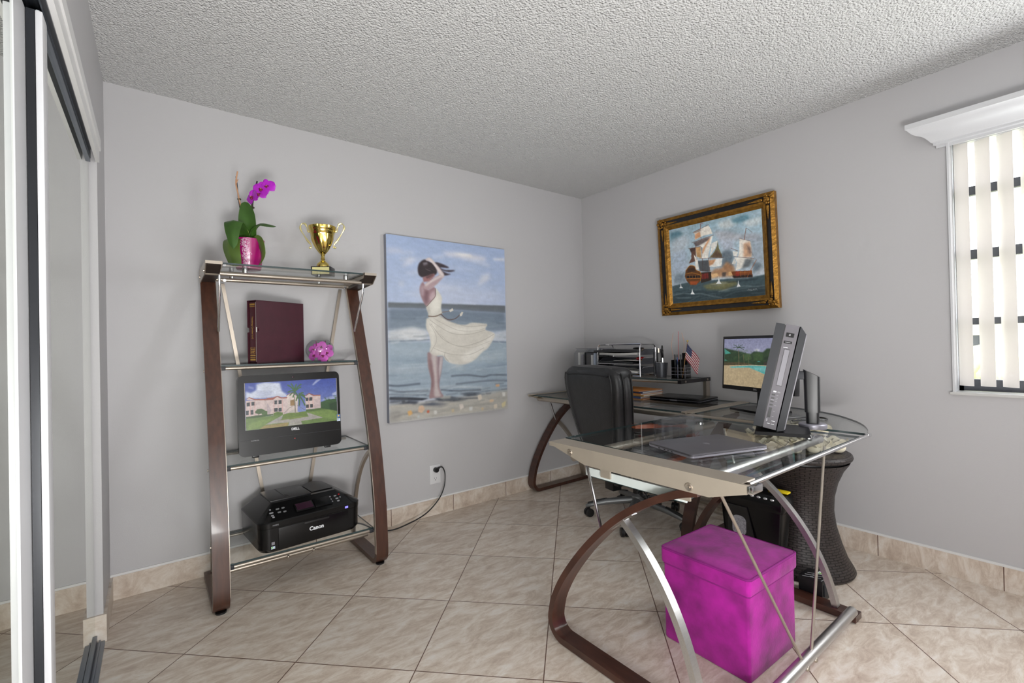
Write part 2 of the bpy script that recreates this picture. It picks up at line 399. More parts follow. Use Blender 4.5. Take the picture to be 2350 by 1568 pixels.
# picture data: (kind, colour, width, softness, opacity, points in thousandths)
BEACH=[('p',(200,205,222),0,12,0.8,[9,73,110,72,120,90,9,99]),('p',(215,213,220),0,12,0.9,[425,62,591,53,815,65,814,86,613,84,471,79]),('p',(228,226,226),0,6,0.9,[519,59,676,55,694,72,590,70]),('p',(205,208,222),0,10,0.7,[107,169,166,109,213,113,191,148]),('p',(214,216,224),0,6,0.8,[881,64,996,53,999,73,894,76]),('p',(210,212,222),0,14,0.75,[728,243,777,175,856,154,833,205,767,233]),('p',(204,208,220),0,14,0.7,[83,258,114,242,129,263,103,279]),('p',(196,202,220),0,40,0.6,[218,266,440,241,752,266,995,281,991,340,214,352]),('p',(98,104,110),0,4,1,[5,362,268,359,997,353,996,399,433,388,5,391]),('p',(112,126,142),0,14,1,[5,391,433,384,997,395,1000,508,5,504]),('p',(128,142,156),0,16,0.8,[5,455,429,457,999,466,1000,508,5,504]),('p',(196,200,204),0,10,0.95,[5,511,85,504,188,493,294,507,308,563,3,568]),('p',(208,210,212),0,12,0.8,[84,515,177,498,271,525,270,555,103,554]),('p',(190,196,204),0,10,0.95,[825,533,1000,508,1002,575,875,574]),('p',(150,166,180),0,6,1,[5,568,1002,579,996,799,2,772]),('l',(92,104,118),5,2,0.9,[5,568,154,566,313,561]),('l',(92,104,118),5,2,0.9,[862,576,1003,582]),('p',(166,180,192),0,22,0.7,[5,589,289,607,287,652,4,639]),('p',(170,184,194),0,24,0.7,[440,708,992,617,998,700,461,746]),('p',(138,156,172),0,16,0.7,[4,660,286,674,285,703,3,688]),('p',(136,154,172),0,14,0.6,[592,705,998,700,995,733,602,736]),('p',(176,186,196),0,16,0.6,[4,702,290,718,289,747,3,737]),('p',(148,164,178),0,10,0.9,[3,737,995,774,999,914,2,876]),('l',(84,94,106),8,4,0.9,[488,772,624,772,771,788,849,781,994,789]),('l',(98,108,120),8,4,0.9,[526,821,670,817,808,815,999,824]),('l',(80,90,104),9,4,0.9,[3,799,74,806,228,802]),('l',(90,98,110),8,4,0.9,[2,824,102,840,290,844]),('l',(100,110,122),6,3,0.9,[1,848,132,856,278,866]),('l',(200,206,210),8,5,0.8,[389,833,526,833,620,845,755,852]),('l',(70,80,92),8,3,0.9,[399,847,548,861,741,866]),('p',(176,174,168),0,10,1,[3,897,192,902,430,903,1009,878,1000,1000,0,1000]),('p',(40,44,54),0,4,1,[3,861,173,874,299,887,245,895,2,877]),('p',(58,64,76),0,6,0.9,[4,883,131,884,224,897,192,916,3,897]),('p',(50,56,66),0,5,0.95,[342,890,477,889,628,915,487,918,374,907]),('p',(66,72,82),0,5,0.9,[547,876,667,876,765,892,629,896]),('p',(70,78,94),0,6,0.85,[191,920,319,910,474,932,384,941]),('l',(188,182,170),9,5,0.8,[3,914,130,912,318,936,521,931]),('l',(140,136,130),8,6,0.6,[68,957,296,956,519,961,838,952]),('l',(196,190,178),10,8,0.7,[1,979,295,978,637,978,1001,980]),('l',(60,66,76),6,3,0.8,[475,913,592,909,714,913]),('p',(150,148,144),0,12,0.8,[5,938,79,937,87,986,4,990]),('p',(198,190,172),0,5,0.8,[386,885,477,887,476,898,397,897]),('p',(142,122,128),0,2,1,[375,657,420,658,407,729,388,796,377,851,363,795]),('p',(186,176,178),0,3,0.9,[395,660,420,659,405,729,386,788,383,729]),('p',(150,124,126),0,2,1,[305,630,370,650,374,721,379,810,397,858,414,885,331,888,301,882,322,800,299,718,294,652]),('p',(196,188,188),0,5,0.85,[326,641,364,649,366,721,370,810,387,863,398,880,343,877,346,794,333,719]),('p',(120,92,96),0,5,0.7,[308,667,327,682,339,772,334,830,319,830,325,786]),('p',(150,120,126),0,2,1,[267,240,244,273,248,310,268,348,295,374,336,344,364,321,370,281,354,264,309,281,285,256]),('p',(190,166,172),0,5,0.9,[324,307,359,283,364,321,336,343,317,341]),('p',(110,80,88),0,6,0.7,[287,286,316,292,307,338,294,365,274,331]),('p',(178,158,166),0,5,0.8,[250,272,267,257,276,286,267,324,253,306]),('p',(172,148,152),0,2,1,[283,256,328,227,385,202,429,183,444,195,409,227,362,260,312,283,271,273]),('p',(206,194,194),0,4,0.9,[288,252,339,225,390,203,433,188,440,197,395,216,338,239,296,263]),('p',(40,28,32),0,2,1,[233,161,250,133,289,115,327,125,368,133,385,151,379,190,335,201,276,215,247,209,234,191]),('p',(66,52,56),0,5,0.8,[272,135,305,127,315,144,293,157,271,152]),('p',(150,150,160),0,4,0.6,[272,134,305,127,312,139,277,149]),('p',(44,32,38),0,2,0.95,[372,124,445,134,485,149,410,151,449,162,537,160,484,173,420,166,466,181,498,184,442,195,403,177,371,152]),('p',(150,104,104),0,3,1,[268,216,312,203,363,187,365,203,319,235,275,241]),('p',(70,40,44),0,3,0.7,[290,211,352,193,357,200,301,221]),('p',(200,186,186),0,2,1,[296,111,333,103,377,132,423,168,444,192,425,209,399,190,376,159,338,125,300,121]),('p',(222,212,210),0,4,0.8,[311,110,333,107,376,140,420,176,430,196,408,184,365,144]),('p',(206,203,194),0,2,1,[368,271,394,289,420,326,411,380,415,419,319,437,307,413,293,377,336,343,368,313]),('p',(224,221,212),0,8,0.8,[374,305,402,312,401,381,364,412,331,413,321,375]),('p',(170,166,158),0,5,0.7,[293,377,313,372,322,413,317,434,307,413]),('l',(96,60,58),4,1,0.8,[367,273,368,313,336,343,295,376]),('p',(203,199,190),0,2,1,[305,439,397,425,453,449,545,472,616,476,678,463,781,467,819,473,799,504,873,521,885,546,823,614,768,638,703,680,640,702,568,709,486,698,441,678,420,654,353,651,312,630,323,585,309,533,288,496,289,458]),('p',(222,219,210),0,8,0.8,[313,451,362,450,359,518,345,578,333,615,323,533,303,488]),('p',(220,217,209),0,10,0.8,[428,487,615,494,790,485,763,509,589,525,449,518]),('p',(224,221,214),0,10,0.8,[582,658,758,589,864,533,877,546,808,606,703,668,628,694]),('p',(218,215,207),0,6,0.8,[344,608,432,632,487,686,556,700,486,694,420,647,332,630]),('l',(172,167,158),3,1,0.9,[318,450,394,487,495,525,637,533,795,507]),('l',(176,171,162),3,1,0.8,[351,442,451,479,566,510,712,511,789,497]),('l',(168,163,154),3,1,0.9,[328,473,381,525,447,571,585,603,759,573,875,533]),('l',(178,173,164),3,1,0.7,[403,533,492,587,657,612,836,574]),('l',(172,167,158),3,1,0.8,[344,608,421,632,512,649,655,651,782,614]),('l',(166,160,152),3,1,0.7,[321,630,368,571,359,525,317,473]),('l',(160,154,146),3,1,0.9,[438,636,433,658,464,686]),('l',(172,166,157),3,1,0.8,[397,430,498,463,604,482,689,485,810,476]),('l',(110,92,80),6,1,0.95,[308,430,363,430,415,415]),('l',(120,100,90),4,1,0.9,[418,406,472,399,497,388]),('l',(92,70,66),5,1,0.9,[415,420,464,447,528,441,571,416]),('p',(205,200,190),0,1,1,[478,393,508,380,516,393,487,404]),('p',(205,200,190),0,1,1,[569,414,587,400,601,402,588,423,571,427]),('p',(206,176,150),0,3,1,[222,926,249,924,264,943,242,963,213,954]),('p',(214,170,110),0,3,1,[134,948,159,944,169,961,143,971]),('p',(214,204,190),0,3,1,[715,899,746,895,753,919,725,928]),('p',(212,204,196),0,3,1,[549,941,579,940,587,959,559,970]),('p',(206,206,202),0,2,1,[339,959,358,961,360,979,340,979]),('p',(206,208,206),0,2,1,[637,962,664,963,663,981,639,982]),('p',(216,216,212),0,2,1,[949,895,976,896,977,917,953,918]),('p',(214,190,160),0,2,1,[826,932,862,932,862,944,828,945]),('p',(216,206,190),0,2,1,[866,964,896,964,894,984,868,988]),('p',(210,200,160),0,3,1,[942,963,983,950,975,978,947,986]),('p',(196,90,60),0,2,1,[285,955,298,955,297,965,284,965]),('p',(196,180,150),0,3,1,[484,963,501,964,501,979,486,979]),('p',(200,182,150),0,3,1,[747,974,766,974,763,988,749,989]),('p',(206,166,130),0,2,1,[888,843,923,843,920,854,890,854]),('p',(80,84,92),0,3,1,[91,888,111,884,119,896,98,902]),('p',(188,196,196),0,3,1,[208,976,222,976,222,987,209,988])]
SHIP=[('p',(160,178,190),0,40,0.6,[0,0,172,1,281,74,232,161,25,161]),('p',(70,110,125),0,18,0.8,[12,42,124,39,168,94,59,182,13,158]),('p',(190,196,204),0,30,0.7,[26,123,178,110,252,216,133,340,16,340]),('p',(168,180,198),0,30,0.7,[18,314,203,305,202,580,15,623]),('p',(200,204,204),0,25,0.8,[558,51,717,36,782,101,673,153,575,115]),('p',(84,126,142),0,16,0.9,[698,42,860,26,895,76,819,111,724,97]),('p',(204,208,208),0,20,0.7,[810,109,994,82,994,171,881,185]),('p',(160,156,164),0,26,0.7,[513,134,672,176,812,259,905,260,984,302,981,369,568,268]),('p',(176,182,196),0,24,0.8,[549,240,726,283,719,421,621,423]),('p',(140,148,160),0,26,0.6,[884,322,1001,329,996,639,891,573]),('p',(190,196,204),0,10,0.7,[912,712,1002,685,1001,768,928,760]),('p',(80,92,102),0,24,0.85,[581,437,662,397,717,467,690,648,592,629]),('p',(86,98,108),0,16,0.8,[890,595,970,623,976,680,902,733]),('p',(90,104,116),0,22,0.6,[39,627,178,601,183,740,22,740]),('p',(66,84,90),0,4,1,[3,762,195,736,337,747,646,757,836,778,1004,763,1000,1000,0,1000]),('p',(44,58,64),0,14,0.8,[3,891,200,856,375,869,599,914,830,902,1002,884,1000,1000,0,1000]),('p',(126,120,74),0,14,0.8,[367,807,525,784,722,799,739,842,600,890,417,863]),('p',(150,150,130),0,8,0.6,[441,794,605,791,643,815,502,828]),('l',(180,190,192),6,3,0.8,[3,891,131,877,243,899,351,908,476,956,566,980]),('l',(190,198,200),6,3,0.8,[539,905,660,882,813,871,904,891,998,889]),('l',(30,42,48),8,4,0.8,[17,848,201,843,288,868]),('l',(140,158,160),5,3,0.6,[329,924,240,973,182,1003]),('l',(120,140,144),6,4,0.6,[597,972,716,931,848,927]),('l',(26,36,44),9,4,0.7,[644,803,788,804,926,805]),('l',(160,170,172),5,3,0.6,[369,1002,494,1006,615,998]),('p',(170,120,80),0,16,0.85,[447,662,512,614,583,616,636,544,711,617,726,701,705,744,608,727,465,726]),('p',(226,190,140),0,8,0.8,[462,677,530,665,548,704,476,728]),('p',(226,186,130),0,8,0.8,[650,675,698,678,706,721,647,722]),('p',(50,50,56),0,8,0.7,[580,674,630,672,618,728,588,723]),('p',(48,36,28),0,2,1,[343,631,469,645,468,750,347,769]),('p',(150,40,34),0,3,0.7,[363,653,437,654,439,721,360,722]),('l',(30,24,22),4,1,1,[385,651,383,724]),('l',(30,24,22),4,1,1,[414,654,413,724]),('l',(160,104,50),4,1,1,[343,613,470,624]),('p',(96,58,24),0,2,1,[164,655,177,582,227,520,284,536,301,589,343,619,358,671,343,744,292,785,226,777,184,718]),('l',(190,130,50),6,1,1,[177,582,227,523,284,539,301,591,343,621,356,670,342,741]),('l',(190,130,50),5,1,1,[171,625,256,622,354,670]),('l',(190,120,46),5,1,1,[172,688,263,697,348,708]),('p',(24,20,22),0,1,1,[187,653,341,670,340,699,188,681]),('l',(180,120,50),4,0,1,[221,654,222,684]),('l',(180,120,50),4,0,1,[254,657,255,690]),('l',(180,120,50),4,0,1,[289,661,290,693]),('l',(180,120,50),4,0,1,[319,666,318,696]),('p',(170,80,36),0,3,0.8,[217,727,327,739,292,783,226,775]),('p',(44,30,22),0,4,0.7,[203,556,281,558,300,605,201,605]),('l',(110,60,40),6,1,1,[376,13,375,197,379,430,377,625]),('l',(110,62,40),5,1,1,[308,242,304,439,304,575]),('l',(110,62,40),5,1,1,[446,468,454,639]),('l',(150,30,30),4,0,1,[376,13,403,15]),('p',(226,220,210),0,2,1,[291,101,368,78,465,55,491,111,505,171,407,170,302,203,313,144]),('p',(196,130,84),0,8,0.8,[309,131,366,108,374,174,306,198]),('p',(120,100,92),0,5,0.7,[291,99,379,75,380,100,306,117]),('p',(228,224,216),0,2,1,[301,240,383,211,506,195,488,273,451,409,442,463,374,454,391,323]),('p',(84,72,72),0,8,0.85,[284,236,383,213,481,201,456,241,381,271,315,293]),('p',(206,140,90),0,8,0.8,[383,345,457,229,489,207,420,329,385,407]),('p',(190,150,104),0,3,1,[306,297,364,302,370,453,315,423]),('p',(100,70,58),0,2,1,[237,302,306,301,302,475,219,494,253,428,255,354]),('p',(60,46,46),0,5,0.7,[237,302,305,303,304,340,251,353]),('p',(222,220,214),0,2,1,[487,287,556,267,541,333,481,416,457,449,477,379]),('p',(112,104,70),0,2,0.95,[556,270,564,362,592,454,591,485,457,461,513,399,545,334]),('p',(84,58,48),0,6,0.7,[543,381,592,454,589,482,477,461]),('p',(226,224,218),0,2,1,[445,495,596,495,582,586,513,588,451,578]),('p',(190,130,84),0,8,0.8,[445,495,527,495,494,551,448,566]),('p',(58,58,60),0,6,0.8,[322,480,445,490,454,603,448,644,343,613]),('p',(226,222,214),0,2,1,[282,382,326,468,332,590,297,576,295,474]),('l',(90,50,40),4,0,1,[285,102,465,47]),('l',(90,50,40),4,0,1,[268,232,516,189]),('l',(90,50,40),4,0,1,[226,297,368,303]),('l',(90,50,40),4,0,1,[446,468,608,488]),('l',(90,50,40),4,0,1,[307,452,456,465]),('p',(120,66,34),0,2,1,[679,675,885,696,888,773,704,757]),('p',(40,30,30),0,3,1,[686,729,888,747,888,776,704,760]),('p',(150,40,36),0,3,0.8,[722,683,765,685,762,742,722,740]),('l',(176,112,48),4,0,1,[731,702,885,713]),('l',(176,112,48),4,0,1,[775,681,775,751]),('l',(176,112,48),4,0,1,[817,686,816,756]),('l',(120,66,40),6,1,1,[849,188,828,320,827,514]),('l',(80,50,46),3,0,1,[849,188,875,212,902,250]),('l',(150,84,44),6,1,1,[931,581,877,683,836,767]),('p',(228,222,212),0,2,1,[780,297,837,328,881,349,890,437,888,541,754,517,771,444]),('p',(190,140,104),0,12,0.75,[817,363,882,356,888,538,810,524]),('p',(96,80,78),0,10,0.7,[849,382,888,437,887,504,858,487]),('p',(224,222,216),0,2,1,[705,429,758,451,747,499,711,492]),('p',(226,222,214),0,2,1,[720,510,828,535,908,561,851,642,785,654,728,669,743,577]),('p',(84,92,98),0,10,0.85,[828,548,908,563,860,646,785,660]),('p',(214,212,206),0,2,1,[691,584,717,519,736,578,719,593]),('l',(90,50,40),4,0,1,[692,394,757,439]),('l',(90,50,40),4,0,1,[716,499,911,561]),('l',(90,50,40),3,0,1,[773,289,883,350]),('l',(70,50,46),2,0,0.7,[931,581,841,380]),('p',(226,230,230),0,2,1,[110,726,115,780,135,806,89,801,104,778]),('p',(226,230,230),0,2,1,[244,827,251,869,273,906,221,899,236,867]),('p',(226,230,228),0,2,1,[548,707,554,771,572,810,515,804,539,768]),('p',(226,230,230),0,2,1,[747,788,752,838,766,869,726,875,741,837]),('l',(214,218,218),3,0,1,[835,931,847,910,853,931]),('l',(214,218,218),3,0,1,[865,914,860,932,871,931]),('l',(214,218,218),3,0,1,[876,914,873,931,882,930]),('l',(214,218,218),3,0,1,[887,915,890,931,896,914]),('l',(214,218,218),3,0,1,[901,915,901,931]),('l',(214,218,218),3,0,1,[907,916,914,915,908,932]),('l',(214,218,218),3,0,1,[919,916,924,934])]
HOUSE=[('p',(210,214,222),0,20,0.9,[112,31,202,2,359,32,376,218,422,290,435,358,288,337,158,345,4,323,4,171,52,215,110,159]),('p',(168,174,196),0,20,0.7,[116,160,199,196,251,176,289,259,197,325,114,275]),('p',(150,158,200),0,12,0.6,[30,60,86,92,85,143,29,111]),('p',(178,184,210),0,8,0.8,[713,124,766,19,826,-3,780,62,727,139]),('p',(180,186,210),0,8,0.8,[946,360,1001,311,1002,396,952,403]),('p',(170,178,206),0,12,0.7,[808,494,891,436,998,409,996,522]),('p',(44,78,40),0,4,1,[807,535,890,492,997,480,1005,804,803,713]),('p',(30,60,30),0,6,1,[910,593,999,550,1004,903,927,832,908,704]),('p',(196,176,172),0,1,1,[4,373,100,372,208,388,300,365,434,371,435,702,387,746,-2,712]),('p',(186,168,164),0,2,1,[182,400,215,389,218,573,192,581]),('p',(160,146,150),0,2,0.7,[217,444,260,619,242,693,210,687]),('p',(200,180,174),0,1,1,[629,372,730,372,807,376,805,672,634,670]),('p',(178,160,160),0,3,0.6,[728,454,805,438,804,672,727,673]),('p',(200,184,176),0,1,1,[435,345,481,271,531,332,550,428,538,721,428,727]),('p',(140,110,70),0,2,1,[464,442,509,422,510,556,463,561]),('p',(206,192,184),0,2,1,[425,330,481,271,524,344,510,369,480,311,454,388,433,437]),('p',(150,84,70),0,1,1,[1,347,36,296,94,348,209,362,222,344,281,343,328,317,374,356,431,355,434,385,367,381,324,336,280,395,208,393,94,376,32,314]),('p',(206,184,176),0,1,1,[8,355,34,312,88,370]),('p',(206,184,176),0,1,1,[280,401,324,337,373,396]),('p',(150,84,70),0,1,1,[629,359,677,304,730,356,807,366,807,383,726,380,677,321,636,376]),('p',(208,188,180),0,1,1,[640,380,677,324,726,386]),('l',(150,84,70),10,1,1,[425,328,481,271,531,338]),('p',(44,52,58),0,1,1,[12,412,44,413,43,492,11,490]),('l',(150,150,150),3,0,0.6,[12,451,44,452]),('p',(44,52,58),0,1,1,[59,409,90,410,89,486,58,485]),('l',(150,150,150),3,0,0.6,[58,447,89,448]),('p',(44,52,58),0,1,1,[2,580,30,581,28,676,1,674]),('l',(150,150,150),3,0,0.6,[1,627,29,629]),('p',(44,52,58),0,1,1,[48,576,76,577,75,672,47,670]),('l',(150,150,150),3,0,0.6,[47,623,75,624]),('p',(44,52,58),0,1,1,[294,417,322,417,320,498,293,497]),('l',(150,150,150),3,0,0.6,[293,457,321,457]),('p',(44,52,58),0,1,1,[338,417,371,418,370,501,336,500]),('l',(150,150,150),3,0,0.6,[337,458,370,460]),('p',(44,52,58),0,1,1,[289,578,327,581,325,662,287,659]),('l',(150,150,150),3,0,0.6,[288,619,326,621]),('p',(44,52,58),0,1,1,[335,582,368,584,367,665,333,663]),('l',(150,150,150),3,0,0.6,[334,623,367,624]),('p',(44,52,58),0,1,1,[635,407,667,407,665,483,634,482]),('l',(150,150,150),3,0,0.6,[635,445,666,445]),('p',(44,52,58),0,1,1,[677,403,712,404,710,483,675,482]),('l',(150,150,150),3,0,0.6,[676,443,711,444]),('p',(44,52,58),0,1,1,[638,563,669,564,668,642,636,641]),('l',(150,150,150),3,0,0.6,[637,602,669,603]),('p',(44,52,58),0,1,1,[685,564,717,565,715,639,684,638]),('l',(150,150,150),3,0,0.6,[684,601,716,602]),('l',(196,130,120),7,1,0.9,[46,398,44,683]),('l',(196,130,120),7,1,0.9,[93,399,91,691]),('l',(196,130,120),7,1,0.9,[288,416,286,675]),('l',(196,130,120),7,1,0.9,[378,409,376,678]),('l',(196,130,120),7,1,0.9,[331,527,332,579]),('l',(196,130,120),7,1,0.9,[671,398,669,663]),('l',(196,130,120),7,1,0.9,[718,398,716,657]),('p',(96,120,60),0,3,1,[-5,748,151,741,380,732,629,710,841,692,1005,776,1004,1015,0,1000]),('p',(120,142,74),0,16,0.7,[24,867,189,799,326,774,213,894,84,994,9,990]),('p',(116,140,72),0,14,0.7,[657,742,915,733,998,902,996,985,836,898]),('p',(150,128,80),0,6,0.9,[134,992,186,933,438,920,429,998,147,1001]),('p',(150,146,142),0,3,1,[187,920,380,745,365,834,278,894]),('p',(156,150,144),0,3,1,[193,922,345,849,480,856,662,838,643,746,685,774,829,897,576,922,588,998,433,998,444,922,317,915]),('p',(112,126,60),0,3,1,[345,849,399,814,620,816,662,835,480,856]),('p',(56,84,36),0,3,1,[0,712,126,698,275,699,281,726,126,748,2,750]),('p',(58,86,40),0,3,1,[93,615,116,568,154,562,189,600,185,657,133,680,96,654]),('l',(80,66,50),6,0,1,[126,659,126,698]),('p',(66,94,44),0,3,1,[156,639,189,607,217,631,216,701,158,697]),('p',(86,112,44),0,3,1,[282,681,321,662,381,692,377,744,280,746]),('p',(96,118,48),0,3,1,[384,732,455,712,629,724,636,806,481,810,386,811]),('p',(74,100,44),0,3,1,[634,677,804,672,855,702,693,728,633,724]),('l',(90,84,80),8,1,0.8,[391,714,457,600,513,556]),('l',(90,84,80),8,1,0.8,[541,561,623,682]),('p',(170,164,156),0,2,0.8,[435,715,473,656,525,665,559,724]),('l',(120,112,100),20,1,1,[510,369,514,530,515,730]),('l',(44,84,44),26,4,0.95,[512,235,478,146,443,94]),('l',(80,118,60),10,3,0.7,[512,235,478,146,443,94]),('l',(44,84,44),26,4,0.95,[512,235,478,226,443,253]),('l',(80,118,60),10,3,0.7,[512,235,478,226,443,253]),('l',(44,84,44),26,4,0.95,[513,222,497,128,481,71]),('l',(80,118,60),10,3,0.7,[513,222,497,128,481,71]),('l',(44,84,44),26,4,0.95,[516,222,526,138,536,91]),('l',(80,118,60),10,3,0.7,[516,222,526,138,536,91]),('l',(44,84,44),26,4,0.95,[516,236,552,148,589,96]),('l',(80,118,60),10,3,0.7,[516,236,552,148,589,96]),('l',(44,84,44),26,4,0.95,[519,250,552,188,584,163]),('l',(80,118,60),10,3,0.7,[519,250,552,188,584,163]),('l',(44,84,44),26,4,0.95,[515,262,489,274,463,322]),('l',(80,118,60),10,3,0.7,[515,262,489,274,463,322]),('l',(44,84,44),26,4,0.95,[525,277,511,303,496,367]),('l',(80,118,60),10,3,0.7,[525,277,511,303,496,367]),('l',(44,84,44),26,4,0.95,[532,291,542,328,551,401]),('l',(80,118,60),10,3,0.7,[532,291,542,328,551,401]),('l',(44,84,44),26,4,0.95,[560,309,591,314,622,358]),('l',(80,118,60),10,3,0.7,[560,309,591,314,622,358]),('l',(44,84,44),26,4,0.95,[566,336,601,356,635,414]),('l',(80,118,60),10,3,0.7,[566,336,601,356,635,414]),('l',(44,84,44),26,4,0.95,[566,350,596,443,625,574]),('l',(80,118,60),10,3,0.7,[566,350,596,443,625,574]),('l',(44,84,44),26,4,0.95,[566,363,564,445,562,564]),('l',(80,118,60),10,3,0.7,[566,363,564,445,562,564]),('l',(44,84,44),26,4,0.95,[552,348,541,381,529,452]),('l',(80,118,60),10,3,0.7,[552,348,541,381,529,452]),('l',(44,84,44),26,4,0.95,[573,324,592,287,609,288]),('l',(80,118,60),10,3,0.7,[573,324,592,287,609,288]),('p',(60,50,80),0,0,1,[981,842,981,841,981,844])]
POOL=[('p',(206,206,212),0,6,0.8,[476,247,519,208,563,235,544,268]),('p',(38,58,36),0,6,1,[3,196,131,236,270,273,420,326,478,266,608,280,660,205,776,203,1012,182,1022,525,485,550,-3,581]),('p',(56,80,44),0,10,0.7,[453,325,546,283,613,317,599,446,488,456]),('p',(28,42,30),0,10,0.7,[623,390,793,343,1004,347,1008,510,639,515]),('p',(70,92,54),0,8,0.7,[297,332,417,307,450,421,354,467]),('p',(80,64,42),0,3,0.8,[-4,517,231,497,447,516,450,538,4,584]),('p',(58,50,44),0,3,0.8,[619,481,1017,477,1021,517,626,535]),('l',(120,104,76),9,1,1,[238,233,245,395,247,551]),('l',(110,96,70),6,1,1,[315,331,332,537]),('l',(110,96,70),5,1,1,[394,386,401,530]),('p',(170,152,120),0,2,1,[-5,581,451,544,998,536,998,1004,1,1006]),('p',(86,160,156),0,2,1,[93,604,452,553,790,560,1038,563,1021,874,747,784,602,700,409,605,137,628]),('p',(120,176,176),0,10,0.7,[443,601,778,574,1028,588,1014,686,659,673]),('l',(184,170,142),5,1,1,[89,633,409,605,602,703,748,791,1022,881]),('l',(200,190,170),4,1,0.8,[112,594,452,548,790,555,1037,558]),('p',(64,140,126),0,2,1,[16,335,6,217,113,310]),('p',(64,130,120),0,1,1,[524,475,545,455,575,474]),('p',(64,130,120),0,1,1,[5,470,21,448,60,470]),('l',(150,132,104),3,1,0.6,[5,706,501,663]),('l',(150,132,104),3,1,0.6,[9,772,605,722]),('l',(150,132,104),3,1,0.6,[12,837,703,778]),('l',(150,132,104),3,1,0.6,[16,903,795,831]),('l',(150,132,104),3,1,0.6,[19,968,882,881]),('l',(150,132,104),3,1,0.6,[23,1032,965,929]),('l',(150,132,104),3,1,0.6,[26,1096,1043,974]),('l',(150,132,104),3,1,0.45,[101,648,63,1004]),('l',(150,132,104),3,1,0.45,[146,655,167,1008]),('l',(150,132,104),3,1,0.45,[189,662,266,1013]),('l',(150,132,104),3,1,0.45,[232,668,361,1017]),('l',(150,132,104),3,1,0.45,[274,674,451,1021]),('l',(150,132,104),3,1,0.45,[315,681,537,1025]),('l',(150,132,104),3,1,0.45,[355,687,619,1028]),('l',(150,132,104),3,1,0.45,[395,693,697,1032]),('l',(150,132,104),3,1,0.45,[433,699,772,1035]),('l',(46,66,44),10,2,0.95,[239,193,194,177,153,194]),('l',(46,66,44),10,2,0.95,[239,193,196,146,157,131]),('l',(46,66,44),10,2,0.95,[239,193,239,135,245,111]),('l',(46,66,44),10,2,0.95,[239,193,269,145,303,131]),('l',(46,66,44),10,2,0.95,[239,193,282,176,330,191]),('l',(46,66,44),10,2,0.95,[239,193,276,196,318,232]),('l',(46,66,44),10,2,0.95,[239,193,221,197,208,234]),('l',(56,78,50),8,2,0.9,[317,321,275,303]),('l',(56,78,50),8,2,0.9,[317,321,354,290]),('l',(56,78,50),8,2,0.9,[317,321,285,373]),('l',(56,78,50),8,2,0.9,[317,321,374,368])]
# ---------------------------------------------------------------- materials
mat('wall_paint', (188, 187, 189), 0.55, var=0.012, vscale=1.5, bump=0.05, bscale=220)
mat('white_trim', (222, 222, 222), 0.35, var=0.02)
mat('white_gloss', (205, 206, 209), 0.35, var=0.01)
mat('marble', (205, 205, 203), 0.25, var=0.08, vscale=12)
mat('dark_alu', (62, 64, 70), 0.45, 0.3, var=0.08)
mat('track_metal', (120, 126, 136), 0.3, 0.8, var=0.05)
mat('gap_dark', (40, 42, 46), 0.4, 0.4)
mat('wood', (64, 37, 28), 0.32, var=0.35, vscale=6, stretch=(9, 1.2, 1.2), coat=0.25)
mat('wood_v', (70, 42, 31), 0.34, var=0.3, vscale=6, stretch=(9, 9, 1.0), coat=0.25)
mat('wood_arm', (150, 70, 30), 0.3, var=0.25, vscale=8, coat=0.4)
mat('nickel', (176, 166, 154), 0.32, 0.85, var=0.04, vscale=20)
mat('apron_metal', (172, 162, 148), 0.42, 0.45, var=0.03, vscale=14)
mat('brushed_steel', (190, 188, 186), 0.3, 0.9, var=0.05, vscale=30, stretch=(1, 8, 8))
mat('chrome', (215, 215, 217), 0.12, 1.0, var=0.02)
mat('glass_edge', (46, 62, 64), 0.15, var=0.1)
glass_mat('clear_glass'); glass_mat('window_glass', (0.98, 0.985, 0.98), 0.03); glass_mat('acrylic', (0.93, 0.94, 0.95), 0.07)
glass_mat('bowl_glass', (0.95, 0.96, 0.965), 0.05)
mat('mirror', (214, 219, 210), 0.015, 1.0, var=0.005)
mat('cap_dark', (40, 30, 26), 0.4, var=0.2)
mat('black_plastic', (22, 22, 24), 0.35, var=0.15)
mat('gloss_black', (12, 12, 13), 0.22, var=0.2, spec=0.35)
mat('leather', (34, 34, 36), 0.42, var=0.2, vscale=30, bump=0.12, bscale=180)
mat('leather_seam', (14, 14, 15), 0.5)
mat('charcoal', (38, 40, 46), 0.55, 0.0, var=0.06)
mat('computer_grey', (104, 101, 107), 0.5, 0.15, var=0.04, vscale=40)
mat('light_grey', (132, 130, 137), 0.45, 0.15, var=0.03)
mat('laptop_grey', (112, 110, 116), 0.38, 0.6, var=0.03)
mat('laptop_edge', (160, 158, 168), 0.35, 0.6, var=0.03)
mat('white_mark', (226, 228, 232), 0.5)
mat('grey_mark', (150, 150, 154), 0.5)
mat('gold', (214, 190, 108), 0.14, 1.0, var=0.06)
mat('gold_pale', (232, 220, 160), 0.3, 0.6, var=0.05)
mat('gilt', (150, 108, 44), 0.42, 0.75, var=0.35, vscale=40, bump=0.4, bscale=70)
mat('frame_black', (24, 22, 24), 0.3, var=0.3, vscale=40)
mat('book_red', (66, 26, 38), 0.42, var=0.12, vscale=20, bump=0.06, bscale=300)
mat('book_spine', (72, 20, 32), 0.35, var=0.12)
mat('gold_foil', (200, 160, 80), 0.3, 0.6)
mat('paper', (226, 224, 220), 0.8, var=0.04)
mat('paper_blue', (60, 78, 120), 0.6, var=0.15)
mat('paper_orange', (214, 140, 70), 0.7, var=0.1)
mat('manila', (216, 170, 100), 0.7, var=0.08)
mat('red_plastic', (190, 24, 28), 0.35)
mat('leaf', (56, 92, 30), 0.38, var=0.25, vscale=14, coat=0.2)
mat('leaf_pale', (84, 108, 44), 0.4, var=0.25, vscale=14)
